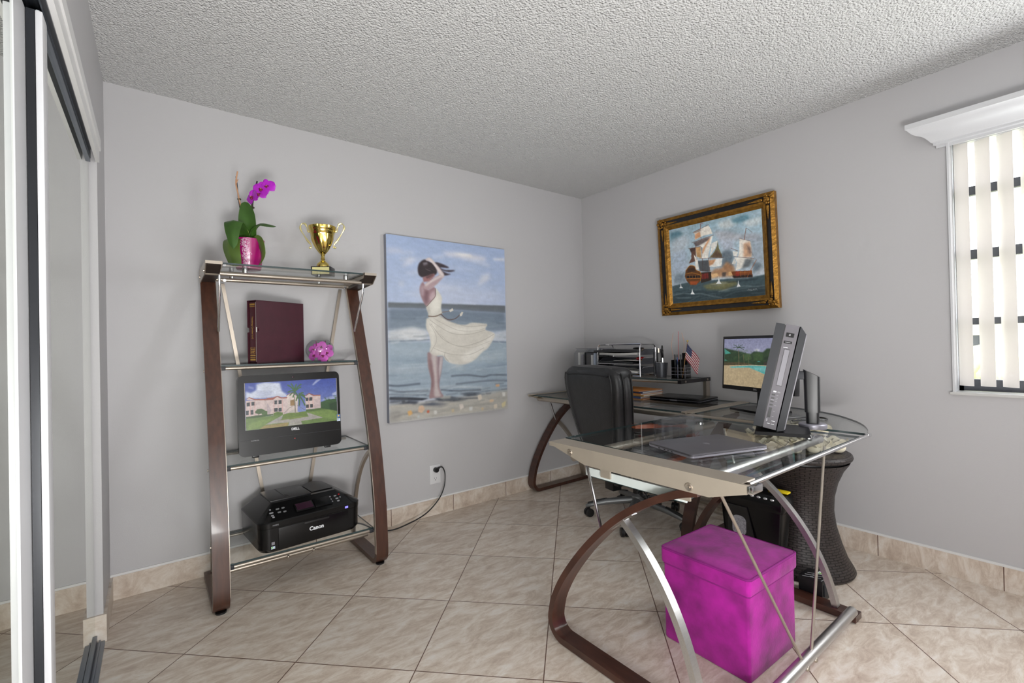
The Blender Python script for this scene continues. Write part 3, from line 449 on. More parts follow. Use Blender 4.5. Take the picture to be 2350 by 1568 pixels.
mat('stem', (60, 58, 34), 0.6, var=0.2)
mat('stake', (30, 28, 30), 0.6)
mat('dry_stem', (196, 150, 116), 0.7)
mat('orchid', (176, 26, 190), 0.5, var=0.18, vscale=30, sheen=0.2)
mat('orchid_lip', (120, 16, 60), 0.5, var=0.2)
mat('orchid_yellow', (222, 190, 60), 0.5)
mat('pink_petal', (214, 96, 196), 0.6, var=0.22, vscale=25)
mat('pink_dark', (132, 10, 92), 0.6, var=0.2)
mat('pot_pink', (164, 10, 108), 0.3, var=0.12, coat=0.4)
mat('glitter', (240, 190, 216), 0.25, 0.4, var=0.3, vscale=80)
mat('suede', (148, 16, 128), 0.9, var=0.42, vscale=11, bump=0.12, bscale=120, sheen=0.15)
mat('suede_dark', (128, 16, 114), 0.85, var=0.14, vscale=9)
mat('shell_white', (226, 218, 196), 0.6, var=0.1, vscale=12)
mat('grey_mesh', (90, 92, 98), 0.4, 0.6, var=0.2, vscale=200)
mat('granite', (160, 162, 168), 0.5, var=0.45, vscale=160)
mat('yellow', (226, 200, 30), 0.4)
mat('silver_button', (200, 202, 205), 0.25, 0.7)
mat('base_grey', (128, 130, 132), 0.35, 0.6, var=0.05)
mat('caster', (18, 18, 20), 0.4)
mat('cream_stucco', (232, 226, 214), 0.9, var=0.06)
mat('hedge', (186, 196, 150), 0.8, var=0.4, vscale=8)
mat('lawn', (190, 196, 170), 0.9, var=0.2)
mat('lcd_dark', (56, 34, 48), 0.15, var=0.2)
mat('blue_led', (110, 110, 230), 0.3, emit=(120, 110, 250), emit_s=1.5)
mat('red_led', (200, 40, 40), 0.3, emit=(230, 40, 40), emit_s=0.8)
mat('sticker_blue', (60, 120, 190), 0.4, var=0.3, vscale=60)
mat('sticker_pale', (190, 206, 226), 0.4, var=0.15, vscale=80)
mat('sticker_green', (120, 190, 70), 0.4, var=0.3, vscale=90)
mat('sticker_amber', (240, 180, 50), 0.4)
mat('wood_brown_stick', (150, 110, 60), 0.5)
mat('canvas_edge', (140, 144, 156), 0.8, var=0.08)
mat('outlet_white', (214, 214, 216), 0.35, var=0.01)
mat('frosted', (206, 214, 212), 0.3, var=0.02, spec=0.6)
col_mat('beach_paint', rough=0.55, bump=0.25); col_mat('ship_paint', rough=0.4, bump=0.2)
col_mat('screen_lit', emit=0.85, rough=0.25); col_mat('flag_cloth', rough=0.8)

def lampshade():
    m = mat('blind_vinyl', (236, 233, 230), 0.5, var=0.01); nt = m.node_tree; b = nt.nodes['Principled BSDF']
    tl = nt.nodes.new('ShaderNodeBsdfTranslucent'); tl.inputs['Color'].default_value = rgb(240, 236, 232)
    mx = nt.nodes.new('ShaderNodeMixShader'); mx.inputs['Fac'].default_value = 0.3
    out = nt.nodes['Material Output']
    nt.links.new(b.outputs[0], mx.inputs[1]); nt.links.new(tl.outputs[0], mx.inputs[2]); nt.links.new(mx.outputs[0], out.inputs['Surface'])
lampshade()

def ceiling_mat():
    m = mat('popcorn', (220, 220, 220), 0.9, var=0.0); nt = m.node_tree; b = nt.nodes['Principled BSDF']
    tc = nt.nodes.new('ShaderNodeTexCoord')
    n1 = nt.nodes.new('ShaderNodeTexNoise'); n1.inputs['Scale'].default_value = 135; n1.inputs['Detail'].default_value = 3; n1.inputs['Roughness'].default_value = 0.6
    n2 = nt.nodes.new('ShaderNodeTexVoronoi'); n2.inputs['Scale'].default_value = 130; n2.feature = 'SMOOTH_F1'
    ad = nt.nodes.new('ShaderNodeMath'); ad.operation = 'SUBTRACT'
    nt.links.new(tc.outputs['Object'], n1.inputs['Vector']); nt.links.new(tc.outputs['Object'], n2.inputs['Vector'])
    nt.links.new(n1.outputs['Fac'], ad.inputs[0]); nt.links.new(n2.outputs['Distance'], ad.inputs[1])
    bp = nt.nodes.new('ShaderNodeBump'); bp.inputs['Strength'].default_value = 1.0; bp.inputs['Distance'].default_value = 0.013
    nt.links.new(ad.outputs[0], bp.inputs['Height']); nt.links.new(bp.outputs['Normal'], b.inputs['Normal'])
ceiling_mat()

def tile_mat(name, floor=True):
    """travertine-look tile; floor: 45-degree grid of 18-inch tiles with brown grout."""
    m = bpy.data.materials.new(name); m.use_nodes = True; nt = m.node_tree; b = nt.nodes['Principled BSDF']; L = nt.links.new
    def node(t, **k):
        n = nt.nodes.new(t)
        for a, v in k.items(): setattr(n, a, v)
        return n
    def mth(op, a, bb=None, c=None):
        n = node('ShaderNodeMath', operation=op)
        for i, v in enumerate((a, bb, c)):
            if v is None: continue
            if isinstance(v, (int, float)): n.inputs[i].default_value = v
            else: L(v, n.inputs[i])
        return n.outputs[0]
    tc = node('ShaderNodeNewGeometry'); sp = node('ShaderNodeSeparateXYZ'); L(tc.outputs['Position'], sp.inputs[0])
    x, y, z = sp.outputs
    if floor:
        k = 1 / (math.sqrt(2) * 0.4572)
        gx = mth('ADD', mth('MULTIPLY', mth('SUBTRACT', x, y), k), 3.4918); gy = mth('ADD', mth('MULTIPLY', mth('ADD', x, y), k), 4.6341)
    else:
        gx = mth('MULTIPLY', mth('ADD', mth('SUBTRACT', x, y), 0.895 if name.endswith('back') else -2.053 + 0.457 * 8), 1 / 0.4605); gy = mth('ADD', mth('MULTIPLY', z, 0.5), 0.5)
    fx, fy = mth('FRACT', gx), mth('FRACT', gy)
    ex = mth('MINIMUM', fx, mth('SUBTRACT', 1.0, fx)); ey = mth('MINIMUM', fy, mth('SUBTRACT', 1.0, fy))
    e = mth('MINIMUM', ex, ey) if floor else ex
    grout = mth('LESS_THAN', e, 0.0042)
    cid = node('ShaderNodeCombineXYZ'); L(mth('FLOOR', gx), cid.inputs[0]); L(mth('FLOOR', gy), cid.inputs[1])
    wn = node('ShaderNodeTexWhiteNoise'); L(cid.outputs[0], wn.inputs['Vector'])
    off = node('ShaderNodeVectorMath', operation='MULTIPLY_ADD'); L(wn.outputs['Color'], off.inputs[0]); off.inputs[1].default_value = (7, 7, 7)
    mp = node('ShaderNodeMapping'); L(tc.outputs['Position'], mp.inputs['Vector'])
    mp.inputs['Rotation'].default_value = (0, 0, math.radians(30)); mp.inputs['Scale'].default_value = (1, 2.6, 1)
    L(mp.outputs[0], off.inputs[2])
    n1 = node('ShaderNodeTexNoise'); n1.inputs['Scale'].default_value = 8.5; n1.inputs['Detail'].default_value = 10; n1.inputs['Roughness'].default_value = 0.74; n1.inputs['Distortion'].default_value = 0.5
    L(off.outputs[0], n1.inputs['Vector'])
    cr = node('ShaderNodeValToRGB'); L(n1.outputs['Fac'], cr.inputs['Fac'])
    els = cr.color_ramp.elements; els[0].position = 0.30; els[0].color = rgb(176, 157, 142); els[1].position = 0.70; els[1].color = rgb(230, 225, 219)
    q = els.new(0.46); q.color = rgb(204, 189, 174); q = els.new(0.56); q.color = rgb(219, 208, 196)
    tint = node('ShaderNodeMix', data_type='RGBA', blend_type='MULTIPLY'); tint.inputs[0].default_value = 1
    tv = mth('MULTIPLY_ADD', wn.outputs['Value'], 0.10, 0.93); cc = node('ShaderNodeCombineColor'); L(tv, cc.inputs[0]); L(tv, cc.inputs[1]); L(tv, cc.inputs[2])
    L(cr.outputs['Color'], tint.inputs[6]); L(cc.outputs[0], tint.inputs[7])
    gm = node('ShaderNodeMix', data_type='RGBA'); L(grout, gm.inputs[0]); L(tint.outputs[2], gm.inputs[6]); gm.inputs[7].default_value = rgb(104, 78, 66)
    L(gm.outputs[2], b.inputs['Base Color'])
    L(mth('MULTIPLY_ADD', n1.outputs['Fac'], 0.25, 0.22), b.inputs['Roughness'])
    bp = node('ShaderNodeBump'); bp.inputs['Strength'].default_value = 0.5; bp.inputs['Distance'].default_value = 0.002
    L(mth('MULTIPLY_ADD', grout, -1.0, mth('MULTIPLY', n1.outputs['Fac'], 0.25)), bp.inputs['Height']); L(bp.outputs[0], b.inputs['Normal'])
    MATS[name] = m
tile_mat('floor_tile'); tile_mat('base_tile_back', False); tile_mat('base_tile_right', False)

def wicker_mat():
    m = mat('wicker', (52, 44, 42), 0.45, var=0.25, vscale=30); nt = m.node_tree; b = nt.nodes['Principled BSDF']
    uv = nt.nodes.new('ShaderNodeUVMap'); uv.uv_map = 'weave'
    br = nt.nodes.new('ShaderNodeTexBrick'); br.inputs['Scale'].default_value = 1.0; br.inputs['Mortar Size'].default_value = 0.035; br.inputs['Mortar Smooth'].default_value = 0.6
    br.inputs['Brick Width'].default_value = 0.5; br.inputs['Row Height'].default_value = 0.25
    br.inputs['Color1'].default_value = (1, 1, 1, 1); br.inputs['Color2'].default_value = (0.75, 0.75, 0.75, 1); br.inputs['Mortar'].default_value = (0, 0, 0, 1)
    nt.links.new(uv.outputs[0], br.inputs['Vector'])
    bp = nt.nodes.new('ShaderNodeBump'); bp.inputs['Strength'].default_value = 1.0; bp.inputs['Distance'].default_value = 0.008
    nt.links.new(br.outputs['Color'], bp.inputs['Height']); nt.links.new(bp.outputs[0], b.inputs['Normal'])
    mx = nt.nodes.new('ShaderNodeMix'); mx.data_type = 'RGBA'; mx.blend_type = 'MULTIPLY'; mx.inputs[0].default_value = 0.75
    src = b.inputs['Base Color'].links[0].from_socket
    nt.links.new(src, mx.inputs[6]); nt.links.new(br.outputs['Color'], mx.inputs[7]); nt.links.new(mx.outputs[2], b.inputs['Base Color'])
wicker_mat()

def roof_mat():
    m = mat('roof_tile', (205, 196, 190), 0.8, var=0.15, vscale=6); nt = m.node_tree; b = nt.nodes['Principled BSDF']
    tc = nt.nodes.new('ShaderNodeTexCoord'); mp = nt.nodes.new('ShaderNodeMapping'); nt.links.new(tc.outputs['Object'], mp.inputs[0])
    w = nt.nodes.new('ShaderNodeTexWave'); w.wave_type = 'BANDS'; w.bands_direction = 'X'; w.inputs['Scale'].default_value = 1.1; w.inputs['Distortion'].default_value = 1.5; w.inputs['Detail Scale'].default_value = 2.0
    nt.links.new(mp.outputs[0], w.inputs['Vector'])
    mx = nt.nodes.new('ShaderNodeMix'); mx.data_type = 'RGBA'; mx.blend_type = 'MULTIPLY'; mx.inputs[0].default_value = 0.8
    src = b.inputs['Base Color'].links[0].from_socket
    nt.links.new(src, mx.inputs[6]); nt.links.new(w.outputs['Color'], mx.inputs[7]); nt.links.new(mx.outputs[2], b.inputs['Base Color'])
roof_mat()
# ---------------------------------------------------------------- room shell
YB = -3.75
struct('floor', MB().box((-1.9, YB / 2, -0.05), (4.2, -YB + 0.4, 0.1)), 'floor_tile')
struct('ceiling', MB().box((-1.9, YB / 2, H + 0.05), (4.2, -YB + 0.4, 0.1)), 'popcorn')
struct('wall_back', MB().box((-1.9, 0.06, H / 2), (4.4, 0.12, H)), 'wall_paint')
WY0, WY1, WZ0, WZ1 = -3.45, -2.400, 0.885, 2.10
m = MB()
m.box((0.07, (WY1 + 0.0) / 2, H / 2), (0.14, -WY1, H)); m.box((0.07, (WY0 + YB) / 2, H / 2), (0.14, WY0 - YB, H))
m.box((0.07, (WY0 + WY1) / 2, WZ0 / 2), (0.14, WY1 - WY0, WZ0)); m.box((0.07, (WY0 + WY1) / 2, (WZ1 + H) / 2), (0.14, WY1 - WY0, H - WZ1))
struct('wall_right', m, 'wall_paint')
m = MB().box((-1.8, YB - 0.06, H / 2), (4.0, 0.12, H))
struct('wall_front', m, 'wall_paint')
HZ = 1.975   # closet opening height
m = MB(); m.box((XL - 0.06, -0.19, H / 2), (0.12, 0.38, H)); m.box((XL - 0.06, (YB - 0.38) / 2, (H + HZ) / 2), (0.12, -YB - 0.38, H - HZ))
m.box((XL - 0.06, -3.3, HZ / 2), (0.12, 0.9, HZ)); m.box((XL - 0.65, YB / 2, H / 2), (0.05, -YB, H))
struct('wall_left', m, 'wall_paint')
# baseboards: cut tile with a painted white bead on top
struct('baseboard_back', MB().box((-1.6, -0.005, 0.054), (3.2, 0.01, 0.108)), 'base_tile_back')
struct('trim_4', MB().box((-1.6, -0.003, 0.113), (3.2, 0.008, 0.011)), 'white_trim')
struct('baseboard_right', MB().box((-0.005, YB / 2, 0.054), (0.01, -YB, 0.108)), 'base_tile_right')
struct('trim_5', MB().box((-0.003, YB / 2, 0.113), (0.008, -YB, 0.011)), 'white_trim')
m = MB(); m.box((XL + 0.005, -0.195, 0.054), (0.01, 0.37, 0.108)); m.box((XL - 0.02, -0.386, 0.054), (0.06, 0.012, 0.108))
struct('baseboard_left', m, 'base_tile_back')
# closet header casing, tracks
m = MB(); m.box((XL + 0.006, -1.75, HZ + 0.022), (0.014, 2.74, 0.044)); m.box((XL + 0.002, -1.75, HZ - 0.022), (0.012, 2.74, 0.05))
struct('trim_1', m, 'white_trim')
m = MB()
for xo in (-0.018, -0.046, -0.074): m.box((XL + xo, -1.6, HZ - 0.024), (0.003, 2.4, 0.036))
m.box((XL - 0.046, -1.6, HZ - 0.004), (0.06, 2.4, 0.006))
struct('trim_2', m, 'track_metal')
m = MB(); m.box((XL - 0.03, -1.6, 0.004), (0.07, 2.4, 0.008))
for xo in (-0.01, -0.035, -0.062): m.box((XL + xo, -1.6, 0.009), (0.004, 2.4, 0.012))
struct('trim_3', m, 'track_metal')
def mirror_door(name, x, y0, y1):
    o = thing(name, '', 'door'); del o['label']; del o['category']; o['kind'] = 'structure'
    zb, zt = 0.012, HZ - 0.035
    MB().box((x, (y0 + y1) / 2, (zb + zt) / 2), (0.006, abs(y1 - y0), zt - zb)).build('mirror', 'mirror', o, 0)
    for y in (y0 + 0.02, y1 - 0.02) if name == 'door_1' else (y0 + 0.02,):
        pass
    return o
# right door runs in the front track, left door behind it
d1 = mirror_door('door_1', -3.228, -0.392, -1.40)
MB().box((-3.219, -1.428, 0.96), (0.012, 0.054, 1.90), bevel=0.002).build('stile', 'white_gloss', d1)
MB().box((-3.2325, -1.430, 0.96), (0.014, 0.050, 1.90)).build('gap_strip', 'gap_dark', d1, 0)  # dark strip standing in for the shadow in the gap between the doors
MB().box((-3.2215, -0.90, 0.024), (0.007, 1.0, 0.022)).build('bottom_rail', 'track_metal', d1, 0)
MB().box((-3.2215, -0.90, HZ - 0.05), (0.007, 1.0, 0.012)).build('top_rail', 'track_metal', d1, 0)
d2 = mirror_door('door_2', -3.2465, -1.42, -2.8)
MB().box((-3.2425, -1.491, 0.96), (0.003, 0.138, 1.90)).build('stile', 'white_gloss', d2)
MB().box((-3.2505, -2.12, 0.024), (0.007, 1.28, 0.022)).build('bottom_rail', 'track_metal', d2, 0)

# ---------------------------------------------------------------- window
win = thing('window_1', '', 'window'); del win['label']; del win['category']; win['kind'] = 'structure'
m = MB(); yc = (WY0 + WY1) / 2; wl = WY1 - WY0
for z, h in ((1.845, 0.042), (1.54, 0.045), (1.22, 0.032), (WZ0 + 0.03, 0.055), (WZ1 - 0.01, 0.02)): m.box((0.10, yc, z), (0.03, wl, h))
for y in (WY1 - 0.012, WY0 + 0.012): m.box((0.10, y, (WZ0 + WZ1) / 2), (0.03, 0.024, WZ1 - WZ0))
m.build('window_frame', 'dark_alu', win, 0)
MB().box((0.105, yc, (WZ0 + WZ1) / 2), (0.004, wl - 0.04, WZ1 - WZ0 - 0.04)).build('pane', 'window_glass', win, 0)
MB().box((0.045, yc, WZ0 - 0.006), (0.13, wl + 0.02, 0.014), bevel=0.003).build('window_sill', 'marble', win)
m = MB(); m.box((0.035, WY1 - 0.004, (WZ0 + WZ1) / 2), (0.10, 0.008, WZ1 - WZ0)); m.build('reveal', 'white_gloss', win, 0)
# crown cornice over the window
val = thing('window_cornice', 'white crown-moulded cornice box over the window with blinds', 'cornice', (0, -2.375, 2.06))
prof = [(0, 0), (-0.012, 0), (-0.012, 0.012), (-0.022, 0.016), (-0.022, 0.026), (-0.030, 0.030)]
for i in range(9):
    t = i / 8; prof.append((-0.032 - 0.075 * t, 0.034 + 0.062 * (t + 0.10 * math.sin(2 * PI * t))))
prof += [(-0.112, 0.098), (-0.112, 0.122), (0, 0.122)]
MB().prism(prof, lambda u, v: (u, -0.95 * u, v), lambda u, v: (u, -1.15 + 0.95 * u, v)).build('moulding', 'white_gloss', val)
bl = thing('vertical_blind', 'white vertical slat blind hanging open across the window', 'blind', (0.045, -2.441, WZ0))
MB().box((0, -0.5, WZ1 - WZ0 - 0.02), (0.04, 1.0, 0.03)).build('headrail', 'white_gloss', bl, 0)
for k in range(5):
    yy = 0.0 - k * 0.0725; a = math.radians(68)
    def fs(u, v, yy=yy, a=a):
        w = (u - 0.5) * 0.072; bow = 0.006 * (1 - (2 * u - 1) ** 2)
        return (w * math.cos(a) - bow * math.sin(a), yy + w * math.sin(a) * 0.80 + bow * math.cos(a), 0.028 + v * 1.17)
    MB().sheet(fs, 6, 4, 0.0012).build('slat', 'blind_vinyl', bl, 60)

# ---------------------------------------------------------------- outside
struct('lawn', MB().box((12, -3, -0.75), (22, 30, 0.1)), 'lawn')
nh = thing('neighbour_house', 'pale neighbouring house with wavy tiled roof seen through the blinds', 'house', (9, -2.3, -0.7))
MB().box((1.5, 0, 1.15), (5, 12, 2.3)).build('wall', 'cream_stucco', nh, 0)
m = MB(); m.prism([(-1.6, 2.15), (1.6, 3.6), (4.6, 2.2), (4.6, 2.1), (-1.6, 2.05)], lambda u, v: (u, -6.5, v), lambda u, v: (u, 6.5, v)); m.build('roof', 'roof_tile', nh, 0)
m = MB(); m.box((-1.02, 1.15, 1.3), (0.06, 0.9, 1.1)); m.build('window', 'dark_alu', nh, 0)
hd = MB()
for i in range(60):
    hd.ball((random.uniform(-0.4, 0.4), random.uniform(-0.5, 0.9), random.uniform(0.2, 1.5)), random.uniform(0.12, 0.3), seg=8)
tag(hd.build('garden_shrub', 'hedge', None), 'light green garden shrub beyond the window in front of the house', 'shrub').location = (6.6, -1.75, -0.7)
fn = thing('wooden_fence', 'brown slat fence outside the window below the roof', 'fence', (5.4, -3.1, -0.7))
m = MB()
for k in range(8): m.box((0, 0.2, 0.3 + k * 0.12), (0.02, 1.6, 0.10))
m.build('fence_boards', 'wood_brown_stick', fn, 0)
MB().box((0.03, 0.96, 0.6), (0.06, 0.08, 1.2)).build('fence_post', 'wood_brown_stick', fn, 0)

# ---------------------------------------------------------------- wall outlet + cord
ol = thing('wall_outlet', 'white duplex power outlet low on the back wall', 'outlet', (-1.502, 0, 0.275))
MB().box((0, -0.003, 0), (0.082, 0.006, 0.128), bevel=0.0025).build('cover_plate', 'outlet_white', ol)
for dz in (0.032, -0.03):
    m = MB(); m.prism(rrect(0.034, 0.030, 0.012, cy=dz), lambda u, v: (u, -0.0055, v), lambda u, v: (u, -0.0075, v)); s = m.build('socket', 'outlet_white', ol)
    m = MB(); m.box((-0.007, -0.0077, dz + 0.004), (0.002, 0.001, 0.009)); m.box((0.007, -0.0077, dz + 0.004), (0.002, 0.001, 0.008)); m.box((0, -0.0077, dz - 0.008), (0.005, 0.001, 0.005)); m.split('slot', 'black_plastic', s, 0)
cd = thing('power_cord', 'black power cord plugged into the wall outlet and trailing to the shelf', 'cord', (-1.502, 0, 0.0))
m = MB(); m.lathe([(0, 0), (0.017, 0), (0.018, 0.01), (0.015, 0.026), (0, 0.028)], 18, M=Matrix.Translation((0.0, -0.008, 0.307)) @ Matrix.Rotation(PI / 2, 4, 'X'))
m.tube([(0, -0.024, 0.307), (0.014, -0.026, 0.318), (0.024, -0.028, 0.324)], [0.011, 0.009, 0.006], 10); m.build('plug', 'black_plastic', cd)
pts = spline([(0.024, -0.028, 0.324), (0.045, -0.03, 0.318), (0.06, -0.035, 0.27), (0.045, -0.045, 0.19), (-0.01, -0.06, 0.115), (-0.12, -0.08, 0.05), (-0.26, -0.09, 0.018), (-0.36, -0.08, 0.006), (-0.44, -0.05, 0.02), (-0.52, -0.03, 0.07), (-0.60, -0.035, 0.10), (-0.66, -0.05, 0.12)], 8)
MB().tube(pts, 0.0042, 8).build('cable', 'black_plastic', cd)
# ---------------------------------------------------------------- ladder shelf
SX = -2.443
sh = thing('ladder_shelf', 'leaning dark wood and nickel shelf unit with glass shelves against the back wall', 'shelf', (SX, 0, 0))
UP = [(-0.03, 0.016), (-0.2, 0.016), (-0.43, 0.016)] + [(-0.43 - 0.052 * math.sin(a), 0.068 - 0.052 * math.cos(a)) for a in [PI / 2 * k / 6 for k in range(1, 7)]] + \
     [tuple(v)[1:] for v in spline([(0, -0.482, 0.10), (0, -0.475, 0.22), (0, -0.462, 0.36), (0, -0.405, 0.65), (0, -0.338, 0.86), (0, -0.266, 1.05), (0, -0.176, 1.28), (0, -0.092, 1.49), (0, -0.080, 1.515)], 4)]
for sx in (-0.363, 0.363):
    u = MB().strap([(sx, y, z) for y, z in UP], (1, 0, 0), 0.064, 0.024).build('upright', 'wood_v', sh)
    side = 0.033 if sx < 0 else -0.033
    MB().strap([(sx + side, y, z) for y, z in UP[8:]], (1, 0, 0), 0.003, 0.020).build('edge_band', 'nickel', u)
    m = MB()
    for y, z in ((-0.47, 0.3), (-0.40, 0.62), (-0.268, 1.06)): m.tube([(sx + (-0.034 if sx < 0 else 0.034) , y, z), (sx + (-0.038 if sx < 0 else 0.038), y, z)], 0.006, 10)
    m.split('bolt', 'nickel', u)
    m = MB(); so = -1 if sx < 0 else 1
    m.box((sx, -0.225, 1.5595), (0.066, 0.35, 0.007)); m.box((sx, -0.3985, 1.5555), (0.066, 0.004, 0.013))
    m.prism([(-0.40, 1.556), (-0.40, 1.549), (-0.345, 1.508), (-0.07, 1.494), (-0.05, 1.515), (-0.05, 1.556)], lambda a, b, sx=sx, so=so: (sx + so * 0.033, a, b), lambda a, b, sx=sx, so=so: (sx + so * 0.029, a, b))
    m.prism([(-0.385, 1.556), (-0.37, 1.535), (-0.10, 1.515), (-0.05, 1.515), (-0.05, 1.556)], lambda a, b, sx=sx, so=so: (sx - so * 0.033, a, b), lambda a, b, sx=sx, so=so: (sx - so * 0.030, a, b))
    c = m.build('cap_beam', 'nickel', sh, 0)
    MB().prism([(-0.385, 1.5558), (-0.375, 1.545), (-0.335, 1.513), (-0.07, 1.500), (-0.055, 1.515), (-0.055, 1.5558)], lambda a, b, sx=sx: (sx - 0.0285, a, b), lambda a, b, sx=sx: (sx + 0.0285, a, b)).build('cap_core', 'cap_dark', c, 0)
    m = MB(); o = -0.0345 if sx < 0 else 0.0345
    for y in (-0.335, -0.10): m.tube([(sx + o - 0.002, y, 1.525), (sx + o + 0.002, y, 1.525)], 0.007, 10)
    m.split('bolt', 'nickel', c)
    k = sx * 0.93
    MB().tube([(k, -0.345, 1.508), (k, -0.345, 1.46), (sx * 0.915, -0.215, 1.25)], 0.0055, 10).build('stay_rod', 'chrome', sh)
    MB().cyl((sx, -0.455, 0.003), 0.022, 0.008).build('foot_pad', 'black_plastic', sh)
    # curved metal brace from the upright down to the runner
    MB().strap(bez((sx * 0.99, -0.385, 0.60), (sx * 0.99, -0.10, 0.48), (sx * 0.99, -0.05, 0.035), 12), (1, 0, 0), 0.018, 0.018).build('curved_brace', 'nickel', sh)
for y in (-0.325, -0.105): MB().tube([(-0.395, y, 1.517), (0.395, y, 1.517)], 0.0105, 14).build('top_tube', 'nickel', sh)
for y, xs in ((-0.325, (-0.23, 0.25)), (-0.105, (-0.26, 0.17))):
    for x in xs:
        MB().lathe([(0.011, 0.008), (0.011, 0.034)], 16, (x, y, 1.518)).build('glass_standoff', 'chrome', sh)
top = slab([(-0.325, -0.385), (0.325, -0.385), (0.325, -0.05), (-0.325, -0.05)], 1.5525, 1.5605, 'top_shelf', sh)
for z, yf in ((0.20, -0.452), (0.628, -0.392), (1.085, -0.262)):
    g = slab([(-0.332, yf), (0.332, yf), (0.332, -0.02), (-0.332, -0.02)], z - 0.008, z, 'glass_shelf', sh)
    MB().tube([(-0.31, yf + 0.006, z - 0.017), (0.31, yf + 0.006, z - 0.017)], 0.0085, 12).build('front_rail', 'nickel', g)
    m = MB()
    for x in (-0.321, 0.321): m.box((x, yf + 0.008, z - 0.016), (0.022, 0.026, 0.02), bevel=0.002)
    m.split('end_clip', 'charcoal', g)
    MB().tube([(-0.33, -0.03, z - 0.016), (0.33, -0.03, z - 0.016)], 0.007, 10).build('rear_rail', 'nickel', g)
m = MB().tube([(-0.333, -0.36, 0.135), (0.333, -0.36, 0.135)], 0.010, 12)
for x in (-0.07, 0.05): m.ball((x, -0.372, 0.133), 0.007, seg=10)
m.build('lower_crossbar', 'nickel', sh)
for a, b in (((-0.293, 1.507), (-0.085, 0.15)), ((0.315, 1.507), (0.085, 0.15))):
    MB().strap([(a[0], -0.022, a[1]), (b[0], -0.022, b[1])], (1, 0, 0), 0.017, 0.010).build('rear_brace', 'nickel', sh)
m = MB()
for x in (-0.293, 0.315): m.tube([(x, -0.118, 1.513), (x, -0.112, 1.513)], 0.008, 10)
m.split('brace_bolt', 'chrome', sh)

# ---------------------------------------------------------------- orchid in glitter pot (local x = to the right, y = away)
orc = thing('potted_orchid', 'purple orchid in a pink glitter pot at the left of the top shelf', 'plant', (-2.640, -0.21, 1.5605), -0.655)
pot = MB().lathe([(0, 0), (0.054, 0), (0.056, 0.004), (0.073, 0.146), (0.074, 0.15), (0.069, 0.15), (0.064, 0.11), (0, 0.105)], 36).build('pot', 'pot_pink', orc)
m = MB(); rs = random.Random(3)
for _ in range(240):
    z = rs.uniform(0.004, 0.145); a = -PI / 2 + rs.gauss(0.30, 0.13); r = 0.0562 + 0.017 * z / 0.146
    m.box((r * math.cos(a), r * math.sin(a), z), (0.0035, 0.0035, 0.0035), rz=a)
m.build('glitter_stripe', 'glitter', pot, 0)
def leaf(pts, wdir, w, nv=14, fold=0.25, matn='leaf', blunt=0.5):
    P = [Vector(p) for p in spline(pts, 6)]; W_ = Vector(wdir).normalized()
    def f(u, v):
        k = v * (len(P) - 1); i = min(int(k), len(P) - 2); q = P[i].lerp(P[i + 1], k - i); t = (P[i + 1] - P[i]).normalized()
        n = W_.cross(t).normalized(); ww = w * (max(0.0, math.sin(PI * (0.05 + 0.95 * v) ** (1 - 0.35 * blunt))) ** 0.6) * 0.5 + 0.0012
        s = 2 * u - 1
        return q + W_ * (s * ww) + n * (abs(s) * ww * fold)
    return MB().sheet(f, 6, nv, 0.0022).build('leaf', matn, orc, 60)
leaf([(0.012, 0, 0.13), (0.012, -0.02, 0.22), (0.004, -0.015, 0.29), (-0.012, -0.005, 0.345)], (1, 0.15, 0.1), 0.078)
leaf([(0.0, -0.01, 0.13), (-0.014, -0.06, 0.205), (-0.016, -0.098, 0.225), (-0.014, -0.115, 0.17), (-0.008, -0.112, 0.085)], (1, 0.1, 0), 0.088)
leaf([(-0.01, -0.02, 0.12), (-0.04, -0.068, 0.15), (-0.042, -0.088, 0.10), (-0.024, -0.085, 0.02), (-0.016, -0.082, 0.004)], (1, -0.2, 0), 0.094, matn='leaf_pale')
leaf([(0.01, 0, 0.13), (0.035, -0.02, 0.20), (0.08, -0.03, 0.225), (0.125, -0.02, 0.218), (0.148, -0.015, 0.212)], (0.1, 1, 0.45), 0.05)
leaf([(0.01, 0.0, 0.13), (0.045, -0.03, 0.156), (0.078, -0.04, 0.13), (0.092, -0.04, 0.06), (0.074, -0.04, 0.015)], (0.75, -0.6, 0.25), 0.055, matn='leaf_pale')
MB().tube(spline([(0.0, 0, 0.10), (-0.025, 0.005, 0.22), (-0.045, 0.0, 0.36), (-0.056, 0, 0.475)]), 0.0032, 8).build('stake', 'stake', orc)
m = MB().tube(spline([(0.0, 0, 0.12), (-0.02, 0.004, 0.23), (-0.044, -0.004, 0.38), (-0.055, -0.004, 0.44), (-0.046, -0.004, 0.50)]), [0.0035] * 33, 8)
m.tube([(-0.053, -0.004, 0.44), (-0.043, -0.004, 0.462)], 0.0018, 6); m.build('spent_stem', 'dry_stem', orc)
MB().tube(spline([(0.01, 0, 0.10), (0.025, 0.0, 0.24), (0.026, 0, 0.34), (0.05, 0, 0.45)]), 0.0034, 8).build('stake', 'stake', orc)
MB().tube(spline([(0.008, 0, 0.12), (0.024, -0.006, 0.25), (0.024, -0.006, 0.33), (0.045, -0.012, 0.36), (0.078, -0.016, 0.40), (0.10, -0.012, 0.43)]), 0.003, 8).build('flower_stem', 'stem', orc)
m = MB()
for c in ((-0.042, 0, 0.36), (-0.030, 0, 0.245), (0.027, -0.003, 0.315)): m.box(c, (0.014, 0.012, 0.008), bevel=0.002)
m.split('clip', 'stem', orc)
